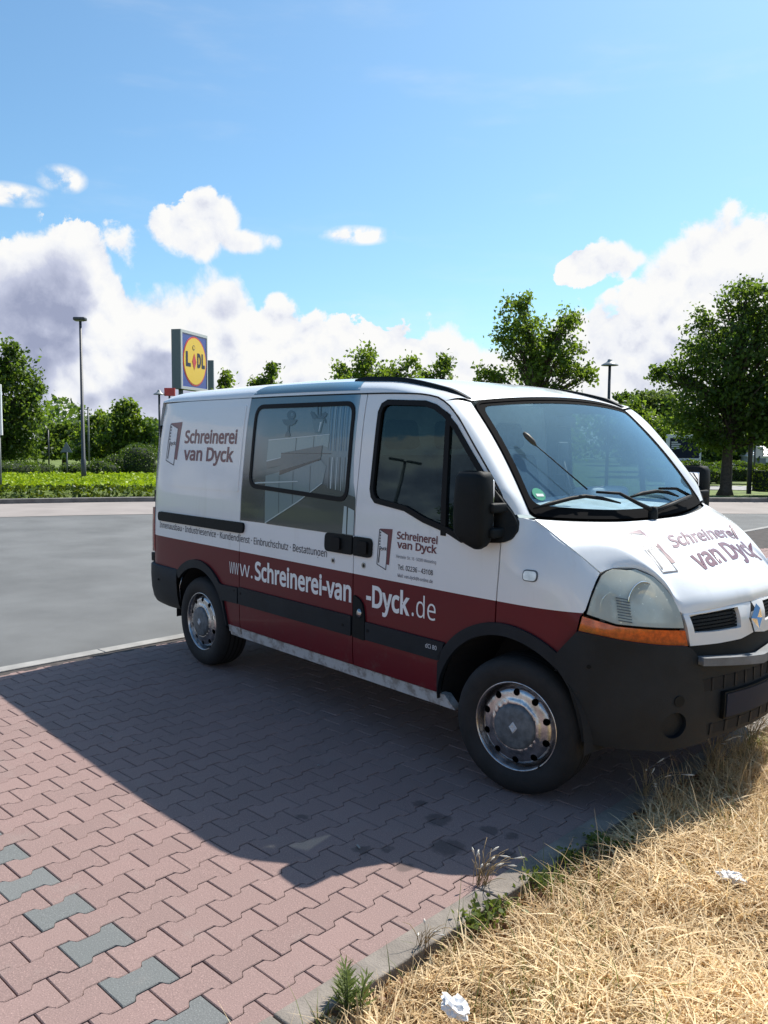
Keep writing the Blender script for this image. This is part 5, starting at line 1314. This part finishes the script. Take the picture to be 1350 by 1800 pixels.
def shrub(name, label, px, dist, w, h, group=None, seed=0, boxy=False, mat='hedge_leaf', length=None, cat='shrub', base=None, ang=0.0, leaf=.085):
    rng = np.random.default_rng(500+seed); b = base or at_dist(px, dist); root = empty(name, b, label, cat, group)
    area = (2*PI*w*w*.25+PI*w*h*.7) if not length else 2*(length*h+length*w*.5+w*h); n = int(area*300)
    if boxy:
        lx = (length or w)/2; hy = w/2; P = rng.uniform(-1, 1, (n, 3)); ax = rng.integers(0, 3, n)
        for i in range(3):
            k = ax == i; P[k, i] = np.where(i == 2, 1, np.sign(P[k, i]))
        P = P*np.array([lx, hy, h/2])+np.array([0, 0, h/2]); P += rng.normal(size=P.shape)*.045
        P[:, 2] += .06*np.sin(P[:, 0]*3+seed)
    else:
        v = rng.normal(size=(n, 3)); v /= np.linalg.norm(v, axis=1)[:, None]; v = np.sign(v)*np.abs(v)**.8
        P = v*np.array([w/2, w/2, h*.55])*(1+.10*np.sin(v[:, :1]*5+seed)*np.cos(v[:, 1:2]*6))+np.array([0, 0, h*.48]); P += rng.normal(size=P.shape)*.05
    P = P[P[:, 2] > -.02]; ca, sa = math.cos(ang), math.sin(ang)
    P = np.stack([P[:, 0]*ca-P[:, 1]*sa, P[:, 0]*sa+P[:, 1]*ca, P[:, 2]], 1)
    foliage('foliage', P, leaf, mat, rng, root)
    # dark woody core so the clipped shape is not hollow
    V, F = [], []; K = 12
    for i, (z, r) in enumerate(((0, .72), (.3, .86), (.65, .84), (.86, .6), (.93, .2))):
        for k in range(K):
            th = 2*PI*k/K; X, Y = (math.cos(th), math.sin(th))
            if boxy: m_ = max(abs(X), abs(Y)); X, Y = X/m_*(length or w)/2*.93, Y/m_*w/2*.86
            else: X, Y = X*w/2*r, Y*w/2*r
            V.append((X*ca-Y*sa, X*sa+Y*ca, z*h*(.95 if boxy else 1)))
    for i in range(4):
        for k in range(K): F.append((i*K+k, i*K+(k+1) % K, (i+1)*K+(k+1) % K, (i+1)*K+k))
    F.append(tuple(range(4*K, 5*K))); mesh('branches', V, F, 'branch_core', root, True)
    return root
principled('branch_core', (.020, .030, .012), .95)
SG = 'clipped shrubs on the roundabout'
for k, (px, d, w, h, lab) in enumerate(((175, 42, .85, .75, 'small clipped shrub left of the twin clipped balls'), (192, 41, .8, .6, 'low clipped shrub in front of the twin clipped balls'), (203, 43, 1.0, .95, 'clipped ball shrub left of the big dark clipped shrub'), (245, 42, 1.75, 1.45, 'big dark clipped shrub beside the rear edge of the van'), (155, 43, .8, .55, 'low clipped shrub right behind the flat-headed lamp post'), (128, 44, 1.3, .5, 'flat clipped shrub left of the flat-headed lamp post'), (60, 43, 1.6, .55, 'flat clipped shrub right of the leafy maple'), (15, 42, 2.4, .65, 'wide low shrub under the leafy maple'))):
    shrub('clipped_shrub', lab, px, d, w, h, SG, k)
shrub('hedge_block', 'narrow clipped hedge block beside the far wing mirror', 1231, 33.0, .62, .78, 'hedge blocks by the large maple', 20, True, ang=.9)
shrub('hedge_block', 'clipped hedge block right of the dark post', 1352, 33.6, .95, .85, 'hedge blocks by the large maple', 21, True, 'cover_leaf', ang=.9)
shrub('hedge_row', 'long low hedge row in front of the billboard', 1235, 46, .9, .75, 'low hedge rows', 22, True, 'hedge_leaf', 5.5, 'hedge', ang=-YAW*0+.7, leaf=.12)
shrub('hedge_row', 'long low hedge row beside the far parking lane', 1310, 43, .9, .6, 'low hedge rows', 23, True, 'hedge_leaf', 6.0, 'hedge', ang=.7, leaf=.12)
shrub('hedge_row', 'low yellow green hedge row behind the dark post', 1345, 50, 1.0, .45, 'low hedge rows', 24, True, 'cover_leaf', 5.0, 'hedge', ang=.7, leaf=.12)
shrub('hedge_row', 'low hedge row between billboard and hedge block', 1205, 40, .8, .55, 'low hedge rows', 25, True, 'hedge_leaf', 3.0, 'hedge', ang=.7, leaf=.12)
# service lane behind the verge
lane = [at_dist(1195, 36.5), at_dist(1420, 37.5), at_dist(1420, 41.5), at_dist(1190, 40.0)]
sheet('service_lane', [tuple(v[:2]) for v in lane], -.14, 'gutter_concrete')
# ground cover on the roundabout
rng = np.random.default_rng(77); N = 85000
ti = rng.uniform(0, 1, N); w_ = .35+rng.random(N)**1.2*10.5
fc_ = np.array([tuple(v) for v in fkc]); idx = ti*(len(fkc)-1)*.40+ (len(fkc)-1)*.18; i0 = idx.astype(int); fr = (idx-i0)[:, None]
base = fc_[i0]*(1-fr)+fc_[i0+1]*fr; tv = np.gradient(fc_, axis=0); tg = tv[i0]*(1-fr)+tv[i0+1]*fr; tg /= np.linalg.norm(tg, axis=1)[:, None]; nrm = np.stack([-tg[:, 1], tg[:, 0], np.zeros(N)], 1)
P = base+nrm*w_[:, None]; hgt = .33*np.clip((w_-.35)/.45, 0, 1)**.5+.05*vnoise(P[:, 0]*.9, P[:, 1]*.9, 9)+.07*vnoise(P[:, 0]*3, P[:, 1]*3, 10)-.04+.006*w_+.06*(w_ < 1.3)
fronty = w_ < .85; vis_ = np.array([to_px((a_, b_, 0))[0] < 430 for a_, b_ in P[:, :2]]); P[:, 2] = np.where(fronty, hgt*rng.random(N)**.6, hgt-rng.random(N)*.12)
o = foliage('ground_cover', P[vis_], .13, 'cover_leaf', rng, None, np.clip(np.where(w_ < 1.0+.9*vnoise(P[:, 0]*.5, P[:, 1]*.5, 13), .12, .82)+.25*(vnoise(P[:, 0]*2, P[:, 1]*2, 12)-.5)+rng.normal(0, .10, N), 0, 1)[vis_], 'stuff'); o['label'] = 'bright yellow green ground cover mound on the roundabout'  # front band's shade is put into the leaf tint; top stays bright
V, F = [], []
L_ = [fkc[i] for i in range(10, 50) if to_px(fkc[i])[0] < 415]; 
for v, v1, v2, v3 in zip(offset_line(L_, -.30), offset_line(L_, -.75), offset_line(L_, -6), offset_line(L_, -11.5)): V += [(v.x, v.y, .0), (v1.x, v1.y, .10), (v2.x, v2.y, .18), (v3.x, v3.y, .22)]
for i in range(len(L_)-1):
    for k in range(3): F.append((4*i+k, 4*i+k+1, 4*i+5+k, 4*i+4+k))
structure(mesh('planting_mound', V, F, 'lawn', None, True))
# far wood closing the horizon
rng = np.random.default_rng(78); N = 30000; a = rng.uniform(-.75, .75, N); rr = rng.uniform(84, 100, N)
hx = np.sin(YAW+a)*rr+CAM.x; hy = np.cos(YAW+a)*rr+CAM.y; hh = 2.6+2.6*vnoise(a*22+9, rr*.0+3, 14)+1.2*vnoise(a*70, rr*0+1, 15)
P = np.stack([hx, hy, hh*rng.random(N)**.7], 1)
o = foliage('far_wood', P, .55, 'dark_leaf', rng, None, None, 'stuff'); o['label'] = 'distant belt of trees along the horizon'

# dead leaves and crumbs of brown weed in the straw, thickest along the kerb
rng = np.random.default_rng(79); N = 9000; n_ = N2+.02+rng.gamma(1.2, .22, N); e_ = rng.uniform(-3.6, 2.2, N); keep = rng.random(N) < np.clip(vnoise(n_*4, e_*4+20, 21)*1.5-.15, 0, 1); n_, e_ = n_[keep], e_[keep]
P = np.outer(n_, np.array(NV_))+np.outer(e_, np.array(EV)); P[:, 2] = earth_z(n_, e_)+rng.random(len(n_))*.05
leaf_material('dead_leaf', (.10, .04, .018), (.26, .13, .05), (.25, .12, .04), .2)
o = foliage('dead_leaves', P, .026, 'dead_leaf', rng, None, None, 'stuff'); o['label'] = 'brown dead leaf crumbs in the straw near the kerb'
# weeds at the kerb and a tuft with seed heads
def weed(label, px, py, leaf, n, r, h, mat, seed, spiky=False):
    rng = np.random.default_rng(700+seed); b = ground_px(px, py); b = b+NV_*max(0, N2+.035-NV_.dot(b)); root = empty('weed', b, label, 'weed', 'green weeds along the kerb')
    if spiky:
        st = []; C = []
        for k in range(n//40):
            x, y = rng.normal(0, r*.4, 2); z = h*rng.uniform(.6, 1); tip = Vector((x*1.8, y*1.8, z)); st.append(tube([(x, y, -.02), (x*1.3, y*1.3, z*.5), tip], [.003, .0025, .001], 5))
            for j in range(40):
                t = j/40; c = Vector((x, y, 0)).lerp(tip, t); th = j*2.4; d = Vector((math.cos(th), math.sin(th), .7)).normalized(); C.append((c, d, (1-t*.6)*leaf))
        V, F = [], []
        for c, d, l in C:
            s_ = d.cross(Vector((0, 0, 1))).normalized()*l*.09; o_ = len(V); V += [c, c+d*l*.45+s_, c+d*l, c+d*l*.45-s_]; F.append((o_, o_+1, o_+2, o_+3))
        me = raw_mesh('leaves', np.array([tuple(v) for v in V]), np.array(F), rng.random(len(F))); me.materials.append(MATS[mat]); o = bpy.data.objects.new('leaves', me); COL.objects.link(o); o.parent = root
        mesh('stem', *merge(*st), 'green_stem', root, True)
    else:
        P = rng.normal(size=(n, 3))*np.array([r, r, h*.35]); P[:, 2] = np.abs(P[:, 2])+.01
        foliage('leaves', P, leaf, mat, rng, root)
principled('green_stem', (.10, .13, .04), .7)
weed('upright feathery green weed at the near end of the kerb', 598, 1765, .075, 160, .05, .16, 'green_blade', 1, True)
for k, (px, py, lab) in enumerate(((975, 1500, 'leafy green weed by the kerb where the shadow ends'), (1040, 1478, 'small leafy weed by the kerb inside the shadow'), (928, 1540, 'broad leafy weed hanging over the sunny kerb'), (868, 1600, 'dark leafy weed hanging over the sunny kerb joint'), (835, 1618, 'tiny dark weed on the sunny kerb edge'), (1090, 1495, 'green weed among the straw behind the shaded kerb'))):
    weed(lab, px, py, .026, 90, .036, .045, 'green_blade', 10+k)
def tuft(label, px, py, n, h, seed, par_n=None):
    rng = np.random.default_rng(800+seed); b = ground_px(px, py, .0); root = empty('grass_tuft', b, label, 'grass', 'grass tufts growing at the kerb'); st, hd = [], []
    for k in range(n):
        az = rng.uniform(0, 2*PI); l = h*rng.uniform(.5, 1.15); sp_ = rng.uniform(.1, .75); p0 = Vector((rng.normal(0, .012), rng.normal(0, .012), -.02)); d = Vector((math.cos(az), math.sin(az), 0))
        if k < n*.35: d = (Vector((CR.x, CR.y, 0))*.9+d*.5).normalized(); sp_ += .25
        pts = [p0, p0+d*l*sp_*.25+Vector((0, 0, l*.5)), p0+d*l*sp_*.65+Vector((0, 0, l*.85)), p0+d*l*sp_*1.1+Vector((0, 0, l*.95))]
        st.append(tube(curve_pts(pts, 6), [.0012]*5+[.0006], 4))
        if k % 3 == 0: e_ = curve_pts(pts, 6); hd.append(tube([e_[4].lerp(e_[5], .3), e_[5], e_[5]+(e_[5]-e_[4])*.35], [.001, .0045, .001], 5))
    mesh('stalks', *merge(*st), 'straw_plain', root, True); mesh('seed_heads', *merge(*hd), 'seed_head', root, True)['kind'] = 'stuff'
principled('straw_plain', (.30, .21, .10), .7, noise=(30, .3)); principled('seed_head', (.62, .58, .50), .7)
tuft('dry tuft with pale seed heads on the kerb by the shadow edge', 845, 1556, 34, .17, 1)
tuft('sparse dry tuft on the kerb near the feathery weed', 740, 1665, 16, .12, 2)
tuft('dry seed-headed tuft standing in the shaded grass', 1250, 1345, 34, .26, 3)
tuft('dry tuft leaning over the kerb under the bumper', 1130, 1400, 20, .20, 4)
tuft('seed-headed tuft under the number plate', 1320, 1310, 34, .30, 5)

# litter
def litter(name, label, px, py, size, mat, seed, flat=.45):
    rng = random.Random(seed); b = ground_px(px, py, .085); bm = bmesh.new(); bmesh.ops.create_icosphere(bm, subdivisions=3, radius=1)
    for v in bm.verts:
        n_ = v.co.normalized(); k = 1+.42*math.sin(n_.x*5+seed)*math.cos(n_.y*6+seed*2)+.25*math.sin(n_.z*9+n_.x*7); v.co = n_*k*size*.5; v.co.z *= flat; v.co.x *= 1.5
    for v in bm.verts: v.co += b
    o = from_bm(name, bm, mat); return tag(o, label, 'litter')
l1 = litter('crumpled_paper', 'crumpled white and pink paper scrap in the dry grass', 1285, 1540, .055, 'paper', 3)
l2 = litter('crumpled_tissue', 'crumpled white tissue near the kerb in the straw', 800, 1770, .06, 'paper', 8, .7)
b = ground_px(1292, 1546, .06); bm = bmesh.new(); box(bm, b-Vector((.015, .012, .012)), b+Vector((.015, .012, .012)), .005); from_bm('printed_edge', bm, 'paper_pink', l1)
for k, (px, py) in enumerate(((630, 1488), (178, 1290), (195, 1295), (235, 1302), (560, 1345), (340, 1250))):
    b = ground_px(px, py, .006); bm = bmesh.new(); box(bm, (-.016 if k == 0 else -.007, -.004, -.003), (.016 if k == 0 else .007, .004, .003), .002, Matrix.Translation(b) @ Matrix.Rotation(k*.9-.3, 4, 'Z'))
    tag(from_bm('pale_chip', bm, 'gutter_concrete'), 'small pale chip lying on the shaded paving', 'litter', 'pale chips on the paving')

# ------------------------------------------------------------------ lamps, signs, posts
def put(name, label, cat, base, group=None): return empty(name, base, label, cat, group)
def cyl(name, pts, rad, mat, par, seg=12): return mesh(name, *tube(pts, rad, seg), mat, par, True)
b = at_dist(146, 32.0); h = 5.95
L1 = put('street_lamp', 'slim dark street lamp with flat head standing in the ground cover', 'street lamp', b)
cyl('pole', [(0, 0, -.1), (0, 0, 1.0), (0, 0, 1.02), (0, 0, h-.05)], [.095, .09, .068, .045], 'lamp_metal', L1)
rt_ = Vector((CR.x, CR.y, 0)).normalized(); an = math.atan2(rt_.y, rt_.x)
bm = bmesh.new(); box(bm, (-.22, -.15, h-.05), (.20, .15, h+.07), .04, Matrix.Rotation(an, 4, 'Z')); hd_ = from_bm('lamp_head', bm, 'lamp_metal', L1, True)
bm = bmesh.new(); box(bm, (-.18, -.11, h-.062), (.10, .11, h-.048), .004, Matrix.Rotation(an, 4, 'Z')); from_bm('lamp_glass', bm, 'lamp_light', hd_)
def mushroom(label, px, py, d, rad, group=None):
    b = at_dist(px, d); h = CAM.z+(776-py)/FPX*d
    o = put('mushroom_lamp', label, 'street lamp', b, group)
    cyl('pole', [(0, 0, -.1), (0, 0, h*.5), (0, 0, h)], [.07, .06, .055], 'lamp_metal', o)
    s_ = mesh('lamp_shade', *lathe([(rad, h-.02), (rad*.96, h+.02), (rad*.5, h+.10), (rad*.28, h+.16), (rad*.26, h+.22), (0, h+.24)], 24, 'Z'), 'lamp_light', o, True)
    mesh('shade_underside', *lathe([(0, h-.015), (rad*.98, h-.022)], 24, 'Z'), 'lamp_metal', s_)
    return o
mushroom('mushroom lamp with pale domed shade behind the windscreen roof corner', 1068, 645, 35, .34)
mushroom('pale mushroom lamp showing beside the rear roof corner', 281, 699, 46, .30)
b = at_dist(156, 45); o = put('thin_pole', 'thin grey pole right of the flat-headed lamp post', 'pole', b); cyl('mast', [(0, 0, 0), (0, 0, 3.3)], .045, 'pole_grey', o); cyl('mast_cap', [(0, 0, 3.3), (0, 0, 3.34)], .055, 'pole_grey', o)
b = at_dist(85, 46); o = put('thin_pole', 'thin dark post between leafy maple and bushy tree', 'pole', b); cyl('mast', [(0, 0, 0), (0, 0, 2.2)], .04, 'lamp_metal', o); cyl('mast_cap', [(0, 0, 2.2), (0, 0, 2.23)], .05, 'lamp_metal', o)
b = at_dist(117, 43); o = put('traffic_sign', 'small triangular road sign seen from behind on a short post', 'sign', b); cyl('post', [(0, 0, 0), (0, 0, 1.25)], .035, 'pole_grey', o)
V = [Vector((rt_.x*a, rt_.y*a, 1.1+z_))+Vector((CF.x, CF.y, 0))*t for t in (-.04, -.06) for a, z_ in ((-.28, 0), (.28, 0), (0, .5))]
mesh('plate', V, [(0, 1, 2), (5, 4, 3), (0, 3, 4, 1), (1, 4, 5, 2), (2, 5, 3, 0)], 'sign_grey', o)
# twin-arm lamp across the car park (seen mirrored in the door window)
b = Vector((-25.2, -22.8, 0)); o = put('twin_lamp', 'tall twin-arm car park lamp across the car park', 'street lamp', b); cyl('pole', [(0, 0, 0), (0, 0, 6.0)], [.10, .07], 'lamp_metal', o)
for sg in (-1, 1):
    bm = bmesh.new(); box(bm, (sg*.05 if sg > 0 else -.75, -.13, 5.96), (.75 if sg > 0 else -.05, .13, 6.06), .03, Matrix.Rotation(-.85, 4, 'Z')); from_bm('lamp_arm', bm, 'lamp_metal', o, True)
# white board cut by the left edge of the view
b = at_dist(-14, 26); o = put('white_signboard', 'white upright signboard on two posts by the leafy maple', 'sign', b)
z0_, z1_ = CAM.z+(776-770)/FPX*26, CAM.z+(776-690)/FPX*26
bm = bmesh.new(); box(bm, (-.34, -.04, z0_), (.30, .04, z1_), .01, Matrix.Rotation(an, 4, 'Z')); bd = from_bm('board', bm, 'sign_white', o)
for s_ in (-.22, .2): cyl('post', [rt_*s_+Vector((0, 0, 0)), rt_*s_+Vector((0, 0, z0_+.1))], .04, 'pole_grey', o)

# pylon sign: square lit box, face turned to the right
d0 = 49.0; A_ = world_at(319, 776, d0); A_.z = 0; hz_ = (A_-Vector((CAM.x, CAM.y, 0))).normalized(); fa_ = (Vector((hz_.y, -hz_.x, 0))*.475+hz_*.88).normalized(); ft = Vector((fa_.y, -fa_.x, 0))
if ft.dot(hz_) > 0: ft = -ft
WD, HT, ZT = 3.25, 3.32, 7.93; Z0 = ZT-HT
PY = put('pylon_sign', 'square blue and yellow supermarket pylon sign behind the van rear', 'sign', A_+fa_*WD/2)
def loc(a, b, c): return fa_*(a-WD/2)+ft*c+Vector((0, 0, Z0+b))
def lbox(name, a0, a1, b0, b1, c0, c1, mat, par):
    V = [loc(a, b, c) for a in (a0, a1) for b in (b0, b1) for c in (c0, c1)]
    return mesh(name, V, [(0, 1, 3, 2), (4, 6, 7, 5), (0, 4, 5, 1), (2, 3, 7, 6), (0, 2, 6, 4), (1, 5, 7, 3)], mat, par)
case = lbox('sign_case', 0, WD, 0, HT, -.55, 0, 'sign_grey', PY)
for a0, a1, b0, b1 in ((0, WD, 0, .16), (0, WD, HT-.16, HT), (0, .17, .16, HT-.16), (WD-.10, WD, .16, HT-.16)): lbox('sign_frame', a0, a1, b0, b1, .002, .05, 'sign_frame', case)
face_ = lbox('sign_face', .17, WD-.10, .16, HT-.16, .002, .02, 'sign_blue', PY)
def disc(name, ca, cb, r, c, mat, par, n=48, ry=None):
    V = [loc(ca+r*math.cos(2*PI*k/n), cb+(ry or r)*math.sin(2*PI*k/n), c) for k in range(n)]+[loc(ca+r*math.cos(2*PI*k/n), cb+(ry or r)*math.sin(2*PI*k/n), c-.01) for k in range(n)]
    return mesh(name, V, [tuple(range(n))]+[(k, (k+1) % n, n+(k+1) % n, n+k) for k in range(n)], mat, par)
ca, cb = .5*(WD+.07), HT/2
disc('sign_ring', ca, cb, 1.42, .034, 'sign_red', face_); disc('sign_disc', ca, cb, 1.33, .047, 'sign_yellow', face_)
def sfn(a0, b0): return lambda a, b, off=0.0: loc(a0+a, b0+b, .055+off)
lb = cb-.28
lettering('lettering', 'L', sfn(ca-1.12, lb), .58, .72, 'letter_blue', face_, .05)
lettering('lettering', 'D', sfn(ca+.26, lb), .46, .72, 'letter_blue', face_, .05); lettering('lettering', 'L', sfn(ca+.80, lb), .40, .72, 'letter_blue', face_, .05)
mesh('letter_i', [loc(ca-.12+a, lb+b, .06) for a, b in ((0, -.22), (.26, .24), (.02, .74), (-.24, .28))], [(0, 1, 2, 3)], 'sign_red', face_)
disc('letter_dot', ca-.16, lb+1.05, .14, .060, 'letter_blue', face_, 20); disc('letter_dot', ca-.16, lb+1.05, .10, .064, 'sign_yellow', face_, 20)
for s_ in (.5, WD-.5): cyl('support', [fa_*(s_-WD/2)-ft*.27+Vector((0, 0, -.1)), fa_*(s_-WD/2)-ft*.27+Vector((0, 0, Z0+.1))], .13, 'pole_grey', PY)
b = at_dist(371, 57); o = put('grey_board', 'narrow grey upright board right of the pylon sign', 'sign', b); zt_ = CAM.z+(776-640)/FPX*57
bm = bmesh.new(); box(bm, (-.22, -.1, zt_-2.0), (.22, .1, zt_), .01, Matrix.Rotation(an, 4, 'Z')); from_bm('board', bm, 'sign_grey', o); cyl('post', [(0, 0, 0), (0, 0, zt_-1.9)], .09, 'pole_grey', o)
b = at_dist(299, 46); o = put('red_sign', 'small dark red sign peeking out left of the pylon', 'sign', b); zt_ = CAM.z+(776-688)/FPX*46
bm = bmesh.new(); box(bm, (-.26, -.06, zt_-.42), (.30, .06, zt_), .01, Matrix.Rotation(an, 4, 'Z')); from_bm('board', bm, 'sign_red', o); cyl('post', [(0, 0, 0), (0, 0, zt_-.3)], .05, 'lamp_metal', o)

# billboard by the large maple
db = 47.0; b = at_dist(1202, db); o = put('billboard', 'white-framed navy billboard on posts beside the large maple', 'billboard', b); k_ = db/FPX
x0_, x1_ = -29*k_, 29*k_; zb_, zt_ = CAM.z-(816-776)*k_, CAM.z+(776-761)*k_
R4 = Matrix.Rotation(an, 4, 'Z')
bm = bmesh.new(); box(bm, (x0_, -.05, zb_), (x1_, .05, zt_), .01, R4); bd = from_bm('board', bm, 'sign_white', o)
def onb(u, v, c=.056): return R4 @ Vector((x0_+(x1_-x0_)*u, -c, zb_+(zt_-zb_)*v))
def bq(name, u0, u1, v0, v1, mat, c=.056): return mesh(name, [onb(u0, v0, c), onb(u1, v0, c), onb(u1, v1, c), onb(u0, v1, c)], [(0, 1, 2, 3)], mat, bd)
bq('poster', .10, .94, .30, .90, 'sign_navy')
for v, u1 in ((.76, .32), (.70, .40), (.64, .40), (.58, .37)): bq('text_line', .14, u1, v, v+.030, 'sign_white', .059)
bq('text_line', .10, .14, .13, .17, 'sign_grey', .059); bq('text_line', .16, .40, .14, .165, 'sign_grey', .059)
lettering('lettering', '10.', lambda a, b_, off=0.0: onb(.54, .10, .06)+(R4 @ Vector((a, 0, b_))), .62, .26, 'sign_navy', bd, .05)
bq('poster', .93, .985, .04, .18, 'sign_navy', .058)
for u in (.25, .7, .96): cyl('post', [R4 @ Vector((x0_+(x1_-x0_)*u, .1, -.1)), R4 @ Vector((x0_+(x1_-x0_)*u, .1, zb_+.2))], .06, 'pole_grey', o)
# posts, pavilion and small signs on the right
b = at_dist(1320, 33.4); o = put('dark_post', 'dark upright post right of the large maple trunk', 'post', b); cyl('shaft', [(0, 0, -.1), (0, 0, 3.2)], .085, 'lamp_metal', o); cyl('post_cap', [(0, 0, 3.2), (0, 0, 3.24)], .10, 'lamp_metal', o)
b = at_dist(1328, 42); o = put('dark_post', 'thin dark post behind the low hedge rows', 'post', b); cyl('shaft', [(0, 0, -.1), (0, 0, 2.6)], .05, 'lamp_metal', o); cyl('post_cap', [(0, 0, 2.6), (0, 0, 2.63)], .06, 'lamp_metal', o)
b = at_dist(1336, 40); o = put('square_sign', 'square pale sign on a slim post before the pavilion', 'sign', b); cyl('post', [(0, 0, -.1), (0, 0, 1.2)], .04, 'lamp_metal', o); bm = bmesh.new(); box(bm, (-.16, -.02, 1.15), (.16, .02, 1.62), .01, R4); from_bm('plate', bm, 'sign_frame', o)
b = at_dist(1296, 55); o = put('low_sign', 'low blue and white sign left of the pavilion', 'sign', b); bm = bmesh.new(); box(bm, (-.30, -.04, -.15), (.35, .04, .65), .01, R4); p_ = from_bm('board', bm, 'sign_frame', o); bm = bmesh.new(); box(bm, (-.26, -.05, .30), (.31, -.042, .60), 0, R4); from_bm('panel', bm, 'tent_white', p_)
b = at_dist(1345, 62); o = put('pavilion', 'white gabled pavilion with grey walls beyond the hedges', 'pavilion', b)
bm = bmesh.new(); box(bm, (-1.65, -1.2, -.2), (1.9, 1.2, .95), .02, R4); from_bm('wall', bm, 'tent_white', o)
for s_ in (-.8, .1, 1.0):
    bm = bmesh.new(); box(bm, (s_-.35, -1.24, .15), (s_+.35, -1.21, .8), .005, R4); from_bm('window', bm, 'sign_grey', o)
V = [R4 @ Vector(v) for v in ((-1.75, -1.3, .95), (2.0, -1.3, .95), (2.0, 1.3, .95), (-1.75, 1.3, .95), (-.6, 0, 1.6), (1.0, 0, 1.6), (-1.75, -1.3, .9), (2.0, -1.3, .9), (2.0, 1.3, .9), (-1.75, 1.3, .9))]
mesh('roof', V, [(0, 1, 5, 4), (1, 2, 5), (2, 3, 4, 5), (3, 0, 4), (6, 7, 1, 0), (7, 8, 2, 1), (8, 9, 3, 2), (9, 6, 0, 3)], 'sign_white', o)
